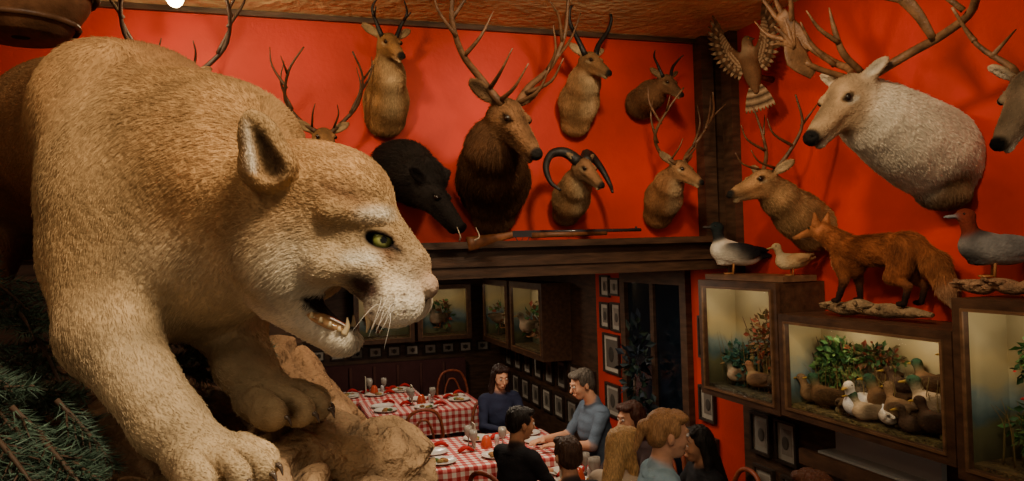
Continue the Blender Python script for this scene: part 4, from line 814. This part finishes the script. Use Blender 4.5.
b.lathe(bc,[(.02,-.16),(.10,-.16),(.15,-.08),(.165,.02),(.15,.12),(.13,.12),(.14,.02),(.1,-.14)],col=(.16,.07,.03),m=M_WOODV,n=28)
for zz in (-.13,-.05,.03,.10): b.tube([bc+A(math.cos(t)*.165*(1-.25*(zz<-.1)),math.sin(t)*.165*(1-.25*(zz<-.1)),zz) for t in np.linspace(0,2*np.pi,25)],.008,col=(.1,.045,.02),m=M_WOODV,sub=1,n=6)
b.tube([bc+A(0,0,.1),A(bc[0],bc[1],ZC)],.006,col=(.05,.03,.02)); b.tube([bc+A(-.14,0,.12),bc+A(0,0,.3),bc+A(.14,0,.12)],.005,col=(.05,.03,.02)); b.obj('hanging_basket')
b=MB(); lp=A(-.42,3.95,ZC)
b.lathe(lp,[(0,0),(.06,0),(.06,-.03),(.02,-.05),(.02,-.10),(0,-.10)],col=(.1,.08,.06)); b.ell(lp+A(0,0,-.128),(.04,.04,.045),m=mat_emit('bulb_glow',(1,.78,.42),35)); b.obj('ceiling_bulb')
l=bpy.data.lights.new('bulb','POINT'); l.energy=10; l.color=(1,.75,.42); l.shadow_soft_size=.05; lo=bpy.data.objects.new('bulb_light',l); lo.location=(-.42,3.85,ZC-.2); bpy.context.scene.collection.objects.link(lo)
# ---------------------------------------------------------------- lights
def spot(loc,tgt,e,size=70,blend=.8,rad=.08,col=(1,.76,.48)):
    l=bpy.data.lights.new('spot','SPOT'); l.energy=e; l.spot_size=math.radians(size); l.spot_blend=blend; l.shadow_soft_size=rad; l.color=col
    o=bpy.data.objects.new('added_wall_spot',l); o.location=loc; o.rotation_euler=(Vector(tgt)-Vector(loc)).to_track_quat('-Z','Y').to_euler(); bpy.context.scene.collection.objects.link(o)
def area(loc,tgt,e,sz,col=(1,.78,.52),name='ceiling_lamp'):
    l=bpy.data.lights.new('area','AREA'); l.energy=e; l.size=sz; l.color=col
    o=bpy.data.objects.new(name,l); o.location=loc; o.rotation_euler=(Vector(tgt)-Vector(loc)).to_track_quat('-Z','Y').to_euler(); bpy.context.scene.collection.objects.link(o)
spot((.0,2.5,3.65),(.3,4.5,3.2),95,74,col=(1,.70,.38)); spot((1.3,2.3,3.65),(1.7,4.5,2.95),140,62,col=(1,.76,.48)); spot((.9,1.6,3.65),(2.6,2.7,2.8),120,60,col=(1,.78,.52)); spot((1.2,3.0,3.65),(2.9,3.5,2.7),60,76)  # unseen spots added under the ceiling to light walls and mounts
area((.45,.25,3.5),(-.1,1.0,2.4),34,.28,col=(1,.81,.58)); area((-.9,.3,3.5),(-.5,1.2,2.4),5,.5,col=(1,.78,.54))  # key and fill added overhead to brighten the lion, no fixture there
area((1.0,3.0,3.7),(1.0,3.0,0),12,.8)  # extra downlight added for the room, source unseen
for x,y,e in ((1.6,6.0,19),(1.4,8.3,15),(2.1,4.9,8)): area((x,y,2.2),(x,y,0),e,.3,(1,.80,.58),'added_dining_light')  # lights added to brighten the dining room, no pendants built
w=bpy.data.worlds.new('World'); bpy.context.scene.world=w; w.use_nodes=True; w.node_tree.nodes['Background'].inputs[0].default_value=(1,.82,.60,1); w.node_tree.nodes['Background'].inputs[1].default_value=.26
# ---------------------------------------------------------------- camera
cd=bpy.data.cameras.new('cam'); cd.sensor_width=36; cd.lens=760/1024*36; cd.clip_start=.02
co=bpy.data.objects.new('camera',cd); bpy.context.scene.collection.objects.link(co)
co.matrix_world=Matrix.Translation((0,0,CAMZ))@Matrix.Rotation(-YAW,4,'Z')@Matrix.Rotation(math.radians(91.02),4,'X')@Matrix.Rotation(math.radians(-1.72),4,'Z')
bpy.context.scene.camera=co
